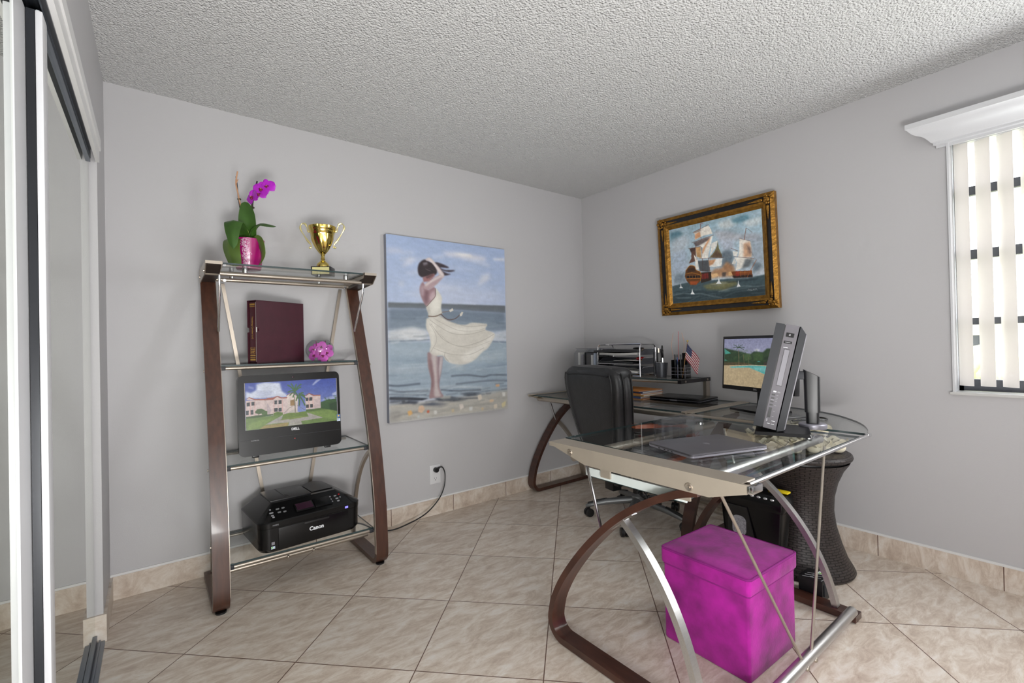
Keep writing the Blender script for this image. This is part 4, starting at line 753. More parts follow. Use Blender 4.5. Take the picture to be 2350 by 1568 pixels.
def flower(parent, c, yaw, size, pm, lm, roll=0.0):
    M = Matrix.Translation(c) @ Matrix.Rotation(yaw, 4, 'Z') @ Matrix.Rotation(PI / 2, 4, 'X') @ Matrix.Rotation(roll, 4, 'Z')
    m = MB()
    def petal(a, L, Wd, cup, z0):
        def f(u, v):
            s = 2 * u - 1; r = L * (0.06 + 0.94 * v); w = Wd * math.sin(PI * min(1, 0.10 + 0.86 * v)) ** 0.55
            x, y = r, s * w * 0.5
            return (x * math.cos(a) - y * math.sin(a), x * math.sin(a) + y * math.cos(a), z0 + cup * (v * v) - 0.10 * L * s * s * v)
        m.sheet(f, 6, 7, 0.0008)
    for a in (PI / 2, PI * 7 / 6, -PI / 6): petal(a, size * 0.52, size * 0.40, -size * 0.03, 0)
    for a in (0.12, PI - 0.12): petal(a, size * 0.56, size * 0.66, size * 0.05, size * 0.02)
    m.xf(M); b = m.build('blossom', pm, parent, 60)
    m = MB(); m.ball((0, -size * 0.08, size * 0.10), size * 0.10, (0.9, 1.2, 0.8), 12); m.ball((-size * 0.09, -size * 0.02, size * 0.09), size * 0.06, seg=10); m.ball((size * 0.09, -size * 0.02, size * 0.09), size * 0.06, seg=10)
    m.xf(M); m.build('lip', lm, b)
    m = MB(); m.ball((0, size * 0.03, size * 0.13), size * 0.035, seg=8); m.xf(M); m.build('column', 'orchid_yellow', b)
    return b
flower(orc, (0.042, -0.03, 0.358), -0.5, 0.072, 'orchid', 'orchid_lip', 0.25)
flower(orc, (0.064, -0.018, 0.378), 0.35, 0.070, 'orchid', 'orchid_lip', 0.3)
flower(orc, (0.086, -0.028, 0.398), 0.1, 0.070, 'orchid', 'orchid_lip', -0.2)
flower(orc, (0.108, -0.018, 0.415), 0.25, 0.074, 'orchid', 'orchid_lip', 0.2)

# ---------------------------------------------------------------- trophy
tro = thing('trophy_cup', 'gold trophy cup with two scroll handles on the top shelf', 'trophy', (-2.272, -0.19, 1.5605), -0.55)
pl = MB().box((0, 0, 0.023), (0.104, 0.088, 0.046), bevel=0.002).build('plinth', 'frame_black', tro)
MB().box((0, -0.0445, 0.022), (0.09, 0.001, 0.038)).build('plaque', 'gold_pale', pl, 0)
m = MB(); m.lathe([(0, 0.046), (0.033, 0.046), (0.034, 0.056), (0.030, 0.066), (0.020, 0.076), (0.012, 0.084), (0.010, 0.09), (0.013, 0.093), (0.010, 0.098), (0.0095, 0.112), (0.013, 0.116), (0.013, 0.121)], 36); m.build('foot', 'gold', tro)
m = MB()
prof = [(0.008, 0.119), (0.016, 0.123), (0.026, 0.135), (0.037, 0.152), (0.048, 0.176), (0.056, 0.20), (0.061, 0.222), (0.0635, 0.236), (0.0655, 0.238), (0.0655, 0.247), (0.068, 0.251), (0.0715, 0.258), (0.073, 0.272), (0.070, 0.274), (0.066, 0.25), (0.050, 0.20), (0.02, 0.15), (0, 0.14)]
m.lathe(prof, 96, fl=lambda a, z: 1 + (0.045 * math.sin(9 * a + 38 * (z - 0.12)) * min(1, max(0, (0.234 - z) / 0.03)) * min(1, max(0, (z - 0.122) / 0.02)) if z < 0.234 else 0)); m.build('cup', 'gold', tro, 50)
for s in (-1, 1):
    P = spline([(s * 0.072, 0, 0.246), (s * 0.078, 0, 0.252), (s * 0.082, 0, 0.268), (s * 0.09, 0, 0.287), (s * 0.105, 0, 0.292), (s * 0.117, 0, 0.278), (s * 0.116, 0, 0.258), (s * 0.100, 0, 0.228), (s * 0.080, 0, 0.196), (s * 0.064, 0, 0.176), (s * 0.060, 0, 0.160), (s * 0.068, 0, 0.157)], 5)
    m = MB().tube(P, [0.0042 + 0.0018 * math.sin(i * 0.5) for i in range(len(P))], 8)
    for q in (P[0], P[-1], P[14]): m.ball(q, 0.0065, seg=8)
    m.build('handle', 'gold_pale', tro)

# ---------------------------------------------------------------- slipcased binder
bi = thing('slipcased_binder', 'maroon binder in a slipcase standing on the shelf under the trophy shelf', 'binder', (-2.615, -0.243, 1.085), math.radians(27))
# local: x along the case side, y away through the spine thickness, front face at y=0, spine at x=0
T_, L_, H_ = 0.070, 0.285, 0.322
m = MB()
notch = lambda: [(0.0, 0.0), (L_, 0.0), (L_, H_), (0.0, H_)] + [(0.0, 0.185)] + [(0.014 * math.sin(a), 0.172 + 0.013 * math.cos(a)) for a in [PI * k / 8 for k in range(9)]] + [(0.0, 0.159)]
for y in (0.0, T_ - 0.003): m.prism(notch(), lambda u, v, y=y: (u, y, v), lambda u, v, y=y: (u, y + 0.003, v))
m.box((L_ / 2, T_ / 2, 0.0015), (L_, T_, 0.003)); m.box((L_ / 2, T_ / 2, H_ - 0.0015), (L_, T_, 0.003)); m.box((L_ - 0.0015, T_ / 2, H_ / 2), (0.003, T_, H_))
m.build('slipcase', 'book_red', bi, 0)
b = MB().box((0.006 + 0.13, T_ / 2 + 0.003, H_ / 2), (0.26, T_ - 0.014, H_ - 0.012), bevel=0.003).build('binder', 'book_spine', bi)
MB().box((0.0042, 0.0062, H_ / 2), (0.003, 0.005, H_ - 0.02)).build('page_edge', 'paper', b, 0)
yc = T_ / 2 + 0.003
m = MB()
for z, h in ((0.302, 0.009), (0.291, 0.003), (0.021, 0.009), (0.033, 0.003), (0.042, 0.004)): m.box((0.0055, yc, z), (0.001, 0.038, h))
for z in (0.083, 0.050): m.box((0.0055, yc, z), (0.001, 0.032, 0.0012))
for dy in (-0.016, 0.016): m.box((0.0055, yc + dy, 0.0665), (0.001, 0.0012, 0.034))
for dy, dz, w, h in ((-0.006, 0.074, 0.012, 0.005), (0.007, 0.074, 0.008, 0.005), (-0.007, 0.064, 0.008, 0.006), (0.005, 0.064, 0.01, 0.004), (-0.005, 0.056, 0.006, 0.005), (0.007, 0.057, 0.007, 0.004)): m.box((0.0055, yc + dy, dz), (0.001, w, h))
m.split('foil_band', 'gold_foil', b, 0)
text_part('spine_lettering', 'Thinking Circles LLC', 0.0135, frame_m((0.0049, yc, 0.183), (0, 0, -1), (0, -1, 0)), 'gold_foil', b, bold=0.0003)

# ---------------------------------------------------------------- glass bowl with blossoms
bo = thing('glass_bowl', 'round clear glass bowl on the shelf beside the maroon binder', 'bowl', (-2.292, -0.175, 1.0855))
R0 = 0.075
outer = [(0.0, 0.0), (0.030, 0.0)] + [(R0 * math.sin(a), 0.062 - 0.066 * math.cos(a)) for a in [0.45 + (2.55 - 0.45) * k / 18 for k in range(19)]]
inner = [(r - 0.0025, z + 0.001) for r, z in reversed(outer[2:])] + [(0.0, 0.005)]
MB().lathe(outer + inner, 40).build('bowl', 'bowl_glass', bo)
ob = thing('artificial_blossoms', 'pink silk orchid heads heaped inside the clear glass bowl', 'flowers', (-2.292, -0.175, 1.0905))
rs = random.Random(11)
for (x, y, z, yaw, roll) in ((-0.012, -0.034, 0.040, -0.5, 0.2), (0.030, -0.030, 0.042, -0.1, -0.4), (0.0, -0.02, 0.072, -0.5, 0.9), (-0.036, -0.018, 0.028, -0.9, 0.5), (0.038, -0.004, 0.058, 0.2, 0.4), (-0.026, 0.014, 0.060, -0.9, 0.1), (0.016, 0.026, 0.052, 0.4, 0.3), (0.004, -0.036, 0.022, -0.5, 2.2)):
    flower(ob, (x * 0.98, y * 0.92, z), yaw, 0.061, 'pink_petal', 'pink_dark', roll)
m = MB()
for a, b in (((-0.02, -0.01, 0.08), (-0.024, -0.01, 0.108)), ((0.022, 0.0, 0.085), (0.03, 0.0, 0.108))): m.tube([a, b], 0.002, 6)
m.split('stalk', 'pink_dark', ob)

# ---------------------------------------------------------------- all-in-one computer on the shelf
dc = thing('desktop_display', 'black all-in-one computer showing a pink apartment building on the glass shelf', 'computer', (-2.467, -0.30, 0.628))
wd, ht = 0.482, 0.392
ML = Matrix.Translation((0, 0, 0.010)) @ Matrix.Rotation(math.radians(-4), 4, 'X')
m = MB(); pr = rrect(wd, ht, 0.026, 6, 0, ht / 2)
m.prism(pr, lambda u, v: (u, -0.012, v), lambda u, v: (u, 0.028, v)); m.box((0, 0.04, ht * 0.5), (wd * 0.8, 0.03, ht * 0.7), bevel=0.01); m.xf(ML)
hs = m.build('housing', 'gloss_black', dc)
P = Paint(232, 126, (52, 70, 150), (150, 160, 196)); P.ops(HOUSE); P.dabs(50, (0, 800, 960, 960), (30, 120), (4, 10), [(120, 146, 76), (84, 108, 52), (140, 150, 90)], 0.25, 13); P.dabs(30, (840, 400, 990, 600), (8, 30), (10, 22), [(70, 104, 50), (36, 64, 32)], 0.5, 14, 0.6); P.noise(0.12, 90, 60, 4); P.noise(0.10, 30, 20, 5)
sx0, sx1, sz0, sz1 = -0.209, 0.224, 0.126, 0.355
paint_sheet('screen', P, lambda u, v: tuple(ML @ Vector((sx0 + (sx1 - sx0) * u, -0.0128, sz1 + (sz0 - sz1) * v))), 'screen_lit', dc)
m = MB()
for a in ((sx0 - 0.002, (sz0 + sz1) / 2, 0.003, sz1 - sz0), (sx1 + 0.002, (sz0 + sz1) / 2, 0.003, sz1 - sz0)): m.box((a[0], -0.0126, a[1]), (a[2], 0.001, a[3]))
m.xf(ML); m.split('screen_edge', 'light_grey', hs, 0)
text_part('logo', 'DELL', 0.017, ML @ frame_m((0.012, -0.0123, 0.108), (1, 0, 0), (0, 0, 1)), 'white_mark', hs, bold=0.0006)
text_part('model_lettering', 'INSPIRON', 0.008, ML @ frame_m((-0.190, -0.0123, 0.073), (1, 0, 0), (0, 0, 1)), 'grey_mark', hs, align='LEFT')
m = MB(); m.box((0.230, -0.0125, 0.150), (0.017, 0.001, 0.018)); m.xf(ML); s1 = m.build('sticker', 'sticker_blue', hs, 0)
m = MB(); m.box((0.231, -0.0132, 0.151), (0.007, 0.0006, 0.008)); m.xf(ML); m.build('sticker_mark', 'sticker_amber', hs, 0)
m = MB(); m.box((0.230, -0.0125, 0.130), (0.018, 0.001, 0.016)); m.xf(ML); m.build('sticker', 'sticker_pale', hs, 0)
m = MB(); m.ball((0.008, -0.0125, 0.374), 0.005, (1, 0.3, 1), 12); m.xf(ML); m.build('webcam', 'lcd_dark', hs)
m = MB(); m.box((0.0, -0.0122, 0.078), (0.47, 0.0008, 0.0012)); m.xf(ML); m.build('bezel_seam', 'charcoal', hs, 0)
m = MB(); m.box((0.008, -0.0124, 0.060), (0.003, 0.001, 0.003)); m.xf(ML); m.build('indicator', 'red_led', hs, 0)
m = MB()
for x in (-0.17, 0.17): m.box((x, 0.0, 0.006), (0.03, 0.02, 0.012), bevel=0.003)
m.tube([(-0.17, 0.03, 0.05), (-0.17, 0.13, 0.006), (0.17, 0.13, 0.006), (0.17, 0.03, 0.05)], 0.006, 10)
m.build('stand', 'black_plastic', dc)

# ---------------------------------------------------------------- printer
pr_ = thing('printer', 'glossy black multifunction printer on the bottom shelf', 'printer', (-2.425, -0.262, 0.2005), 0.085)
def rr_ring(w, d, r, z, cy=0.0, n=5): return [(x, y + cy, z) for x, y in rrect(w, d, r, n)]
m = MB(); m.loft([rr_ring(0.46, 0.345, 0.045, 0.004), rr_ring(0.485, 0.365, 0.05, 0.02), rr_ring(0.49, 0.37, 0.05, 0.118)]); m.build('body', 'gloss_black', pr_, 30)
m = MB(); m.loft([rr_ring(0.492, 0.372, 0.05, 0.1195), rr_ring(0.494, 0.374, 0.05, 0.142), rr_ring(0.488, 0.366, 0.05, 0.147), rr_ring(0.33, 0.235, 0.02, 0.196, 0.045), rr_ring(0.32, 0.225, 0.02, 0.200, 0.045)]); lid = m.build('lid', 'gloss_black', pr_, 25)
MB().box((-0.062, 0.052, 0.203), (0.195, 0.205, 0.008), bevel=0.002).build('document_feeder', 'black_plastic', lid)
m = MB(); m.box((-0.085, 0.052, 0.2074), (0.0012, 0.2, 0.0012)); m.box((-0.072, -0.005, 0.2075), (0.012, 0.03, 0.002)); m.build('feeder_seam', 'leather_seam', lid, 0)
m = MB(); m.sheet(lambda u, v: (0.045 + 0.11 * u, -0.03 + 0.16 * v, 0.204 + 0.010 * math.sin(PI * u) * v), 8, 6, 0.002); m.build('feeder_tray', 'black_plastic', lid)
# front slope frame: from (y=-0.183,z=0.147) up to (y=-0.0725,z=0.196)
sl = math.atan2(0.049, 0.1105); MS = Matrix.Translation((0, -0.183, 0.147)) @ Matrix.Rotation(sl, 4, 'X')
m = MB(); m.box((-0.030, 0.050, 0.006), (0.088, 0.058, 0.010), bevel=0.003); m.xf(MS); sc_ = m.build('display', 'gloss_black', lid)
m = MB(); m.box((-0.030, 0.050, 0.0112), (0.076, 0.046, 0.001)); m.xf(MS); m.build('screen', 'lcd_dark', sc_, 0)
m = MB(); m.box((0.062, 0.055, 0.003), (0.085, 0.062, 0.006), bevel=0.002); m.xf(MS); m.build('control_panel', 'gloss_black', lid)
for grp, x0 in ((0, -0.165), (1, 0.135)):
    for i, (dx, dy, w) in enumerate([(-0.012, 0.085, 0.008), (0.02, 0.08, 0.016), (0.045, 0.08, 0.014), (-0.012, 0.062, 0.018), (0.022, 0.055, 0.015), (0.046, 0.052, 0.014), (-0.012, 0.042, 0.012), (-0.010, 0.03, 0.01)] if grp == 0 else [(-0.03, 0.08, 0.016), (0.0, 0.078, 0.014), (0.022, 0.084, 0.008), (-0.03, 0.06, 0.012), (0.002, 0.056, 0.015), (0.02, 0.06, 0.006), (-0.028, 0.042, 0.01), (0.002, 0.036, 0.012)]):
        m = MB(); m.prism(rrect(w, 0.008, 0.003, 3, x0 + dx, dy), lambda u, v: (u, v, 0.0), lambda u, v: (u, v, 0.002)); m.xf(MS)
        m.build('button', 'red_plastic' if (grp, i) == (1, 2) else ('silver_button' if i in (1, 2, 4, 5) else 'grey_mark'), lid, 0)
m = MB(); m.box((0.165, -0.1862, 0.131), (0.016, 0.002, 0.010), bevel=0.0008); m.build('status_light', 'blue_led', lid, 0)
yf = -0.185
m = MB(); m.box((0.005, yf - 0.001, 0.062), (0.335, 0.004, 0.102), bevel=0.0015); do = m.build('front_door', 'gloss_black', pr_)
m = MB(); m.box((0.015, yf - 0.0028, 0.104), (0.12, 0.003, 0.008), bevel=0.001); m.build('door_handle', 'black_plastic', do)
text_part('logo', 'Canon', 0.026, frame_m((0.012, yf - 0.0035, 0.070), (1, 0, 0), (0, 0, 1)), 'white_mark', do, bold=0.0008)
text_part('model_lettering', 'MX892', 0.009, frame_m((-0.175, yf - 0.0026, 0.131), (1, 0, 0), (0, 0, 1)), 'grey_mark', lid)
m = MB(); m.box((-0.187, yf - 0.0006, 0.048), (0.014, 0.001, 0.014)); m.build('sticker', 'light_grey', pr_, 0)
m = MB(); m.box((-0.187, yf - 0.0006, 0.029), (0.017, 0.001, 0.012)); m.build('sticker', 'sticker_pale', pr_, 0)
m = MB(); m.box((-0.1915, yf - 0.0012, 0.030), (0.006, 0.0006, 0.006)); m.build('sticker_mark', 'sticker_green', pr_, 0)
m = MB()
for x, y in ((-0.18, -0.13), (0.18, -0.13), (-0.18, 0.13), (0.18, 0.13)): m.cyl((x, y, 0.002), 0.012, 0.006, 12)
m.split('foot', 'black_plastic', pr_)

# ---------------------------------------------------------------- pictures on the walls
cv = thing('canvas_painting', 'large seaside canvas of a woman in a white dress on the back wall', 'painting', (-1.366, -0.002, 0.667), 0)
cw, ch, ct = 0.945, 1.215, 0.036
MB().box((0, -ct / 2, ch / 2), (cw, ct, ch)).build('stretched_canvas', 'canvas_edge', cv, 0)
P = Paint(290, 376, (160, 178, 212), (192, 198, 212))
P.noise(0.04, 9, 7, 1); K = [i for i, o in enumerate(BEACH) if o[1] == (142, 122, 128)][0]
P.dabs(26, (0, 20, 950, 360), (60, 260), (6, 22), [(206, 210, 222), (222, 222, 226), (150, 168, 208)], 0.35, 1, 0.12, 10)
P.ops(BEACH[:K], True)
P.dabs(60, (-40, 420, 980, 560), (40, 200), (3, 8), [(92, 104, 116), (128, 144, 160), (150, 164, 176)], 0.35, 2)
P.dabs(34, (-20, 530, 980, 585), (14, 60), (7, 16), [(216, 218, 220), (200, 206, 212), (176, 186, 196)], 0.5, 3, 0.4)
P.dabs(110, (-60, 600, 980, 860), (40, 240), (2, 8), [(182, 196, 206), (120, 138, 154), (160, 176, 190), (196, 206, 212), (100, 116, 132)], 0.38, 4)
P.dabs(60, (-60, 840, 980, 905), (40, 200), (2, 7), [(52, 58, 68), (196, 202, 206), (84, 94, 106), (170, 176, 178)], 0.5, 5)
P.dabs(80, (-40, 905, 980, 990), (20, 120), (2, 6), [(196, 190, 176), (140, 136, 130), (214, 206, 190), (120, 120, 120)], 0.4, 6, 0.12)
P.ops(BEACH[K:], True)
P.dabs(10, (272, 160, 372, 235), (20, 60), (2, 4), [(78, 64, 68), (120, 110, 118), (30, 20, 24)], 0.5, 7, 0.5, 1)
P.dabs(40, (370, 560, 800, 740), (30, 130), (2, 5), [(222, 219, 211), (184, 179, 168), (212, 208, 198)], 0.28, 8, 0.3)
P.ops(BEACH[-16:], True); P.noise(0.05, 30, 90, 2); P.noise(0.035, 130, 160, 3)
paint_sheet('painted_picture', P, lambda u, v: (-cw / 2 + cw * u, -ct - 0.0008, ch * (1 - v)), 'beach_paint', cv)

sp_ = thing('ship_painting', 'gilt-framed painting of sailing ships in battle on the right wall', 'painting', (-0.002, -1.236, 1.345), -PI / 2)
# local x = along the wall towards the window, y = into the wall
fw, fh = 0.818, 0.702
MT = Matrix.Rotation(math.radians(3.0), 4, 'X')
def mould(o, i, d0, d1):
    """one mitred frame ring between insets o and i; depth d0 at outer, d1 at inner edge."""
    m = MB(); x0, x1, z0, z1 = -fw / 2, fw / 2, 0, fh
    A = [(x0 + o, z0 + o), (x1 - o, z0 + o), (x1 - o, z1 - o), (x0 + o, z1 - o)]; B = [(x0 + i, z0 + i), (x1 - i, z0 + i), (x1 - i, z1 - i), (x0 + i, z1 - i)]
    for k in range(4):
        k2 = (k + 1) % 4
        pts = [(A[k][0], -d0, A[k][1]), (A[k2][0], -d0, A[k2][1]), (B[k2][0], -d1, B[k2][1]), (B[k][0], -d1, B[k][1])]
        m.face(pts); m.face([(p[0], -0.004, p[2]) for p in pts][::-1])
        m.face([pts[0], (pts[0][0], -0.004, pts[0][2]), (pts[1][0], -0.004, pts[1][2]), pts[1]]); m.face([pts[3], pts[2], (pts[2][0], -0.004, pts[2][2]), (pts[3][0], -0.004, pts[3][2])])
    return m
for nm, mt, o, i, d0, d1 in (('outer_moulding', 'gilt', 0, 0.022, 0.034, 0.044), ('black_band', 'frame_black', 0.022, 0.052, 0.036, 0.030), ('inner_moulding', 'gilt', 0.052, 0.066, 0.038, 0.034), ('liner', 'gilt', 0.066, 0.088, 0.030, 0.016)):
    mb = mould(o, i, d0, d1); mb.xf(MT); mb.build(nm, mt, sp_, 0)
rs = random.Random(5)
for sx in (-1, 1):
    for sz in (0, 1):
        cx, cz = sx * (fw / 2 - 0.040), (fh - 0.040 if sz else 0.040); m = MB()
        for _ in range(26):
            a = rs.uniform(0, 2 * PI); r = rs.uniform(0, 0.036)
            m.ball((cx + r * math.cos(a), -0.040 - rs.uniform(0, 0.008), cz + r * math.sin(a)), rs.uniform(0.005, 0.011), (1, 0.7, 1), 8)
        for q in range(12):
            t = q / 11; dz = -1 if sz else 1
            m.ball((cx - sx * (0.045 + 0.075 * t), -0.037, cz), 0.010 * (1 - 0.75 * t), (1, 0.6, 1), 6); m.ball((cx, -0.037, cz + dz * (0.045 + 0.075 * t)), 0.010 * (1 - 0.75 * t), (1, 0.6, 1), 6)
        m.xf(MT); m.build('corner_ornament', 'gilt', sp_)
P = Paint(250, 204, (150, 178, 192), (184, 192, 202))
P.noise(0.14, 7, 5, 1)
K = [i for i, o in enumerate(SHIP) if o[1] == (66, 84, 90)][0]
P.ops(SHIP[:K]); P.dabs(60, (-40, 0, 960, 640), (40, 160), (10, 34), [(208, 212, 214), (160, 176, 190), (186, 190, 198), (132, 160, 176)], 0.28, 11, 0.3, 14)
P.ops(SHIP[K:K + 9]); P.dabs(90, (-40, 800, 980, 990), (40, 200), (3, 9), [(40, 56, 62), (96, 116, 120), (150, 164, 166), (58, 78, 84)], 0.4, 12, 0.15)
P.ops(SHIP[K + 9:]); P.a *= 1.08; P.noise(0.16, 60, 50, 2); P.noise(0.08, 120, 100, 3)
iw, ih = fw - 0.170, fh - 0.170
m_ = MT
paint_sheet('painted_picture', P, lambda u, v: tuple(m_ @ Vector((-iw / 2 + iw * u, -0.018, 0.085 + ih * (1 - v)))), 'ship_paint', sp_)
# ---------------------------------------------------------------- L-shaped glass desk
dk = thing('glass_corner_desk', 'L-shaped glass-topped desk with bent dark wood legs in the corner of the room', 'desk', (-0.9, -1.6, 0))
DK = Vector((0.9, 1.6, 0))      # world -> desk local offset
def D(p): return (p[0] + 0.9, p[1] + 1.6, p[2])
def DL(L): return [D(p) for p in L]
ZT = 0.757
front = slab([(x + 0.9, y + 1.6) for x, y in [(-1.672, -2.245), (-0.785, -2.245), (-0.785, -1.448), (-1.645, -1.448)]], ZT - 0.009, ZT, 'glass_top', dk)
rear = slab([(x + 0.9, y + 1.6) for x, y in [(-0.665, -1.385), (-0.035, -1.385), (-0.035, -0.085), (-0.665, -0.085)]], ZT - 0.009, ZT, 'glass_top', dk)
arc = [tuple(v)[:2] for v in spline([(-0.70, -2.245, 0), (-0.597, -2.222, 0), (-0.46, -2.165, 0), (-0.336, -2.085, 0), (-0.21, -1.97, 0), (-0.13, -1.84, 0), (-0.08, -1.70, 0), (-0.05, -1.55, 0), (-0.04, -1.455, 0)], 5)]
corner = slab([(x + 0.9, y + 1.6) for x, y in arc + [(-0.665, -1.455), (-0.70, -1.50)]], ZT - 0.009, ZT, 'glass_top', dk)
# frosted support ring under the corner glass
ring = [((-0.66) + 0.43 * math.cos(a), (-1.56) + 0.43 * math.sin(a)) for a in [math.radians(-88 + 86 * k / 20) for k in range(21)]]
MB().strap(DL([(x, y, ZT - 0.012) for x, y in ring]), (0, 0, 1), 0.004, 0.045).build('corner_support', 'light_grey', corner)

def apron(axis, c, a0, a1, parent, name='apron', band=True):
    """tapered end panel; axis 'x': plane x=c spanning y a0..a1 (a1 lower); axis 'y': plane y=c spanning x."""
    L = a1 - a0
    prof = [(a0, ZT + 0.003), (a0, ZT - 0.006), (a0 + 0.24 * L, ZT - 0.056), (a1 - 0.14 * L, ZT - 0.056), (a1, ZT - 0.022), (a1, ZT + 0.003)]
    t = 0.005
    if axis == 'x':
        f0 = lambda u, v: D((c - t, u, v)); f1 = lambda u, v: D((c + t, u, v))
        fl = [(c - t, a0), (c + 0.085, a0), (c + 0.085, a1), (c - t, a1)]
    else:
        f0 = lambda u, v: D((u, c - t, v)); f1 = lambda u, v: D((u, c + t, v))
        fl = [(a0, c - t), (a0, c + 0.085), (a1, c + 0.085), (a1, c - t)]
    m = MB().prism(prof, f0, f1)
    return m, fl
def flange(m, x0, x1, y0, y1): m.box(D(((x0 + x1) / 2, (y0 + y1) / 2, ZT - 0.012)), (abs(x1 - x0), abs(y1 - y0), 0.005))
m, _ = apron('x', -1.757, -1.474, -2.268, dk); m.box(D((-1.715, -1.86, ZT - 0.0115)), (0.09, 0.78, 0.005)); m.box(D((-1.713, -1.86, ZT + 0.0005)), (0.082, 0.775, 0.004))
ap1 = m.build('apron', 'apron_metal', dk, 0)
m = MB()
for y, z in ((-1.592, 0.735), (-2.095, 0.717)): m.lathe([(0, 0.004), (0.004, 0.005), (0.0045, 0.0025), (0.011, 0.004), (0.013, 0.001), (0.013, 0)], 16, M=Matrix.Translation(D((-1.762, y, z))) @ Matrix.Rotation(-PI / 2, 4, 'Y'))
m.split('bolt', 'nickel', ap1)
MB().box(D((-0.742, -1.725, ZT - 0.006)), (0.050, 0.53, 0.016)).build('cross_rail', 'apron_metal', dk, 0)
m, _ = apron('y', -0.052, -0.70, -0.03, dk); m.box(D((-0.365, -0.075, ZT - 0.0115)), (0.66, 0.05, 0.005)); m.box(D((-0.365, -0.062, ZT + 0.0005)), (0.655, 0.045, 0.004)); m.build('apron', 'apron_metal', dk, 0)
m, _ = apron('y', -1.420, -0.70, -0.03, dk); m.box(D((-0.365, -1.42, ZT - 0.0115)), (0.66, 0.06, 0.005)); m.box(D((-0.365, -1.42, ZT + 0.0005)), (0.655, 0.068, 0.004)); m.build('apron', 'apron_metal', dk, 0)

def cleg(f, wdir, width=0.066, steel='brushed_steel', top=((0.55, 0, 0.673), (0.625, 0, 0.697))):
    """bent-wood C leg in its own (s,z) plane: s=0 front curve, s=0.78 back end."""
    P = [(0.74, 0.016), (0.5, 0.016), (0.13, 0.016)] + [(0.085 - 0.062 * math.sin(a), 0.078 - 0.062 * math.cos(a)) for a in [PI / 2 * k / 8 for k in range(0, 9)]]
    P += [(v[0], v[2]) for v in spline([(0.022, 0, 0.082), (0.045, 0, 0.17), (0.095, 0, 0.27), (0.19, 0, 0.40), (0.31, 0, 0.525), (0.43, 0, 0.612)] + list(top), 5)][1:]
    leg = MB().strap([f(s, z) for s, z in P], wdir, width, 0.024).build('leg', 'wood', dk)
    pts = [(v.x, v.z) for v in bez((0.335, 0, 0.528), (0.60, 0, 0.34), (0.66, 0, 0.028), 16)]
    br = MB().strap([f(s, z) for s, z in pts], wdir, 0.030, 0.022).build('curved_brace', steel, dk)
    m = MB().strap([f(s, z) for s, z in [(0.285, 0.487), (0.375, 0.562)]], wdir, 0.028, 0.006); m.build('brace_plate', 'chrome', br)
    return leg
cleg(lambda s, z: D((-1.772 + 0.062 * max(0.0, min(1.0, (z - 0.15) / 0.5)), -1.482 - s, z)), (1, 0, 0))
cleg(lambda s, z: D((-0.770, -1.482 - s, z)), (1, 0, 0), top=((0.45, 0, 0.623),))
cleg(lambda s, z: D((-0.718 + s * 0.9, -0.072, z)), (0, 1, 0), steel='nickel')
cleg(lambda s, z: D((-0.718 + s * 0.9, -1.412, z)), (0, 1, 0), steel='nickel')
m = MB()
for x in (-1.772, -0.770):
    m.tube(DL([(x + 0.03, -1.66, 0.708), (x + 0.03, -1.665, 0.68), (x + 0.02, -1.735, 0.475)]), 0.0055, 8)
m.split('stay_rod', 'chrome', dk)
MB().tube(DL([(-0.50, -0.085, 0.735), (-0.50, -0.083, 0.70), (-0.43, -0.078, 0.52)]), 0.0055, 8).build('stay_rod', 'chrome', dk)
# long tubes
MB().tube(DL([(-1.74, -2.208, 0.045), (-0.795, -2.208, 0.045)]), 0.019, 18).build('floor_tube', 'brushed_steel', dk)
for y, mt in ((-2.088, 'brushed_steel'), (-1.60, 'nickel')):
    t = MB().tube(DL([(-1.752, y, 0.718), (-0.746, y, 0.718)]), 0.0175, 18).build('support_tube', mt, dk)
    m = MB()
    for x in (-1.66, -0.86): m.lathe([(0.019, 0.0175), (0.019, 0.0285), (0, 0.0285)], 20, D((x, y, 0.7185)))
    for x in (-1.69, -1.60): m.ball(D((x, y - 0.016, 0.727)), 0.006, seg=8)
    m.split('glass_standoff', 'chrome', t)
MB().tube(DL([(-0.055, -0.08, 0.055), (-0.055, -1.40, 0.055)]), 0.017, 14).build('floor_tube', 'nickel', dk)
for x in (-0.60, -0.12): MB().tube(DL([(x, -0.06, 0.72), (x, -1.41, 0.72)]), 0.0165, 14).build('support_tube', 'nickel', dk)
# edge rail in front of the glass with end clips
er = MB().tube(DL([(-1.715, -2.250, ZT - 0.008), (-0.70, -2.250, ZT - 0.008)]), 0.0075, 12).build('edge_rail', 'chrome', dk)
m = MB(); m.box(D((-1.735, -2.277, ZT - 0.009)), (0.060, 0.016, 0.022), bevel=0.004); m.box(D((-0.70, -2.250, ZT - 0.006)), (0.035, 0.016, 0.014), bevel=0.003); m.split('rail_clip', 'chrome', er)
# V tie rods
for (x0, x1) in ((-1.285, -1.655), (-1.215, -0.80)):
    m = MB().tube(DL([(x0, -2.210, 0.05), (x1, -2.125, 0.70)]), 0.0052, 10); m.ball(D((x0, -2.222, 0.036)), 0.010, seg=10); m.build('tie_rod', 'nickel', dk)
# clear keyboard tray slung below the front top
kt = slab([(x + 0.9, y + 1.6) for x, y in [(-1.70, -2.03), (-0.98, -2.03), (-0.98, -1.62), (-1.70, -1.62)]], 0.640, 0.648, 'keyboard_tray', dk)
m = MB().box(D((-1.703, -1.835, 0.660)), (0.006, 0.43, 0.030)); m.build('tray_lip', 'frosted', kt, 0)
m = MB()
for y in (-1.725, -2.045): m.box(D((-1.711, y, 0.675)), (0.008, 0.045, 0.040))
m.split('tray_bracket', 'apron_metal', kt, 0)
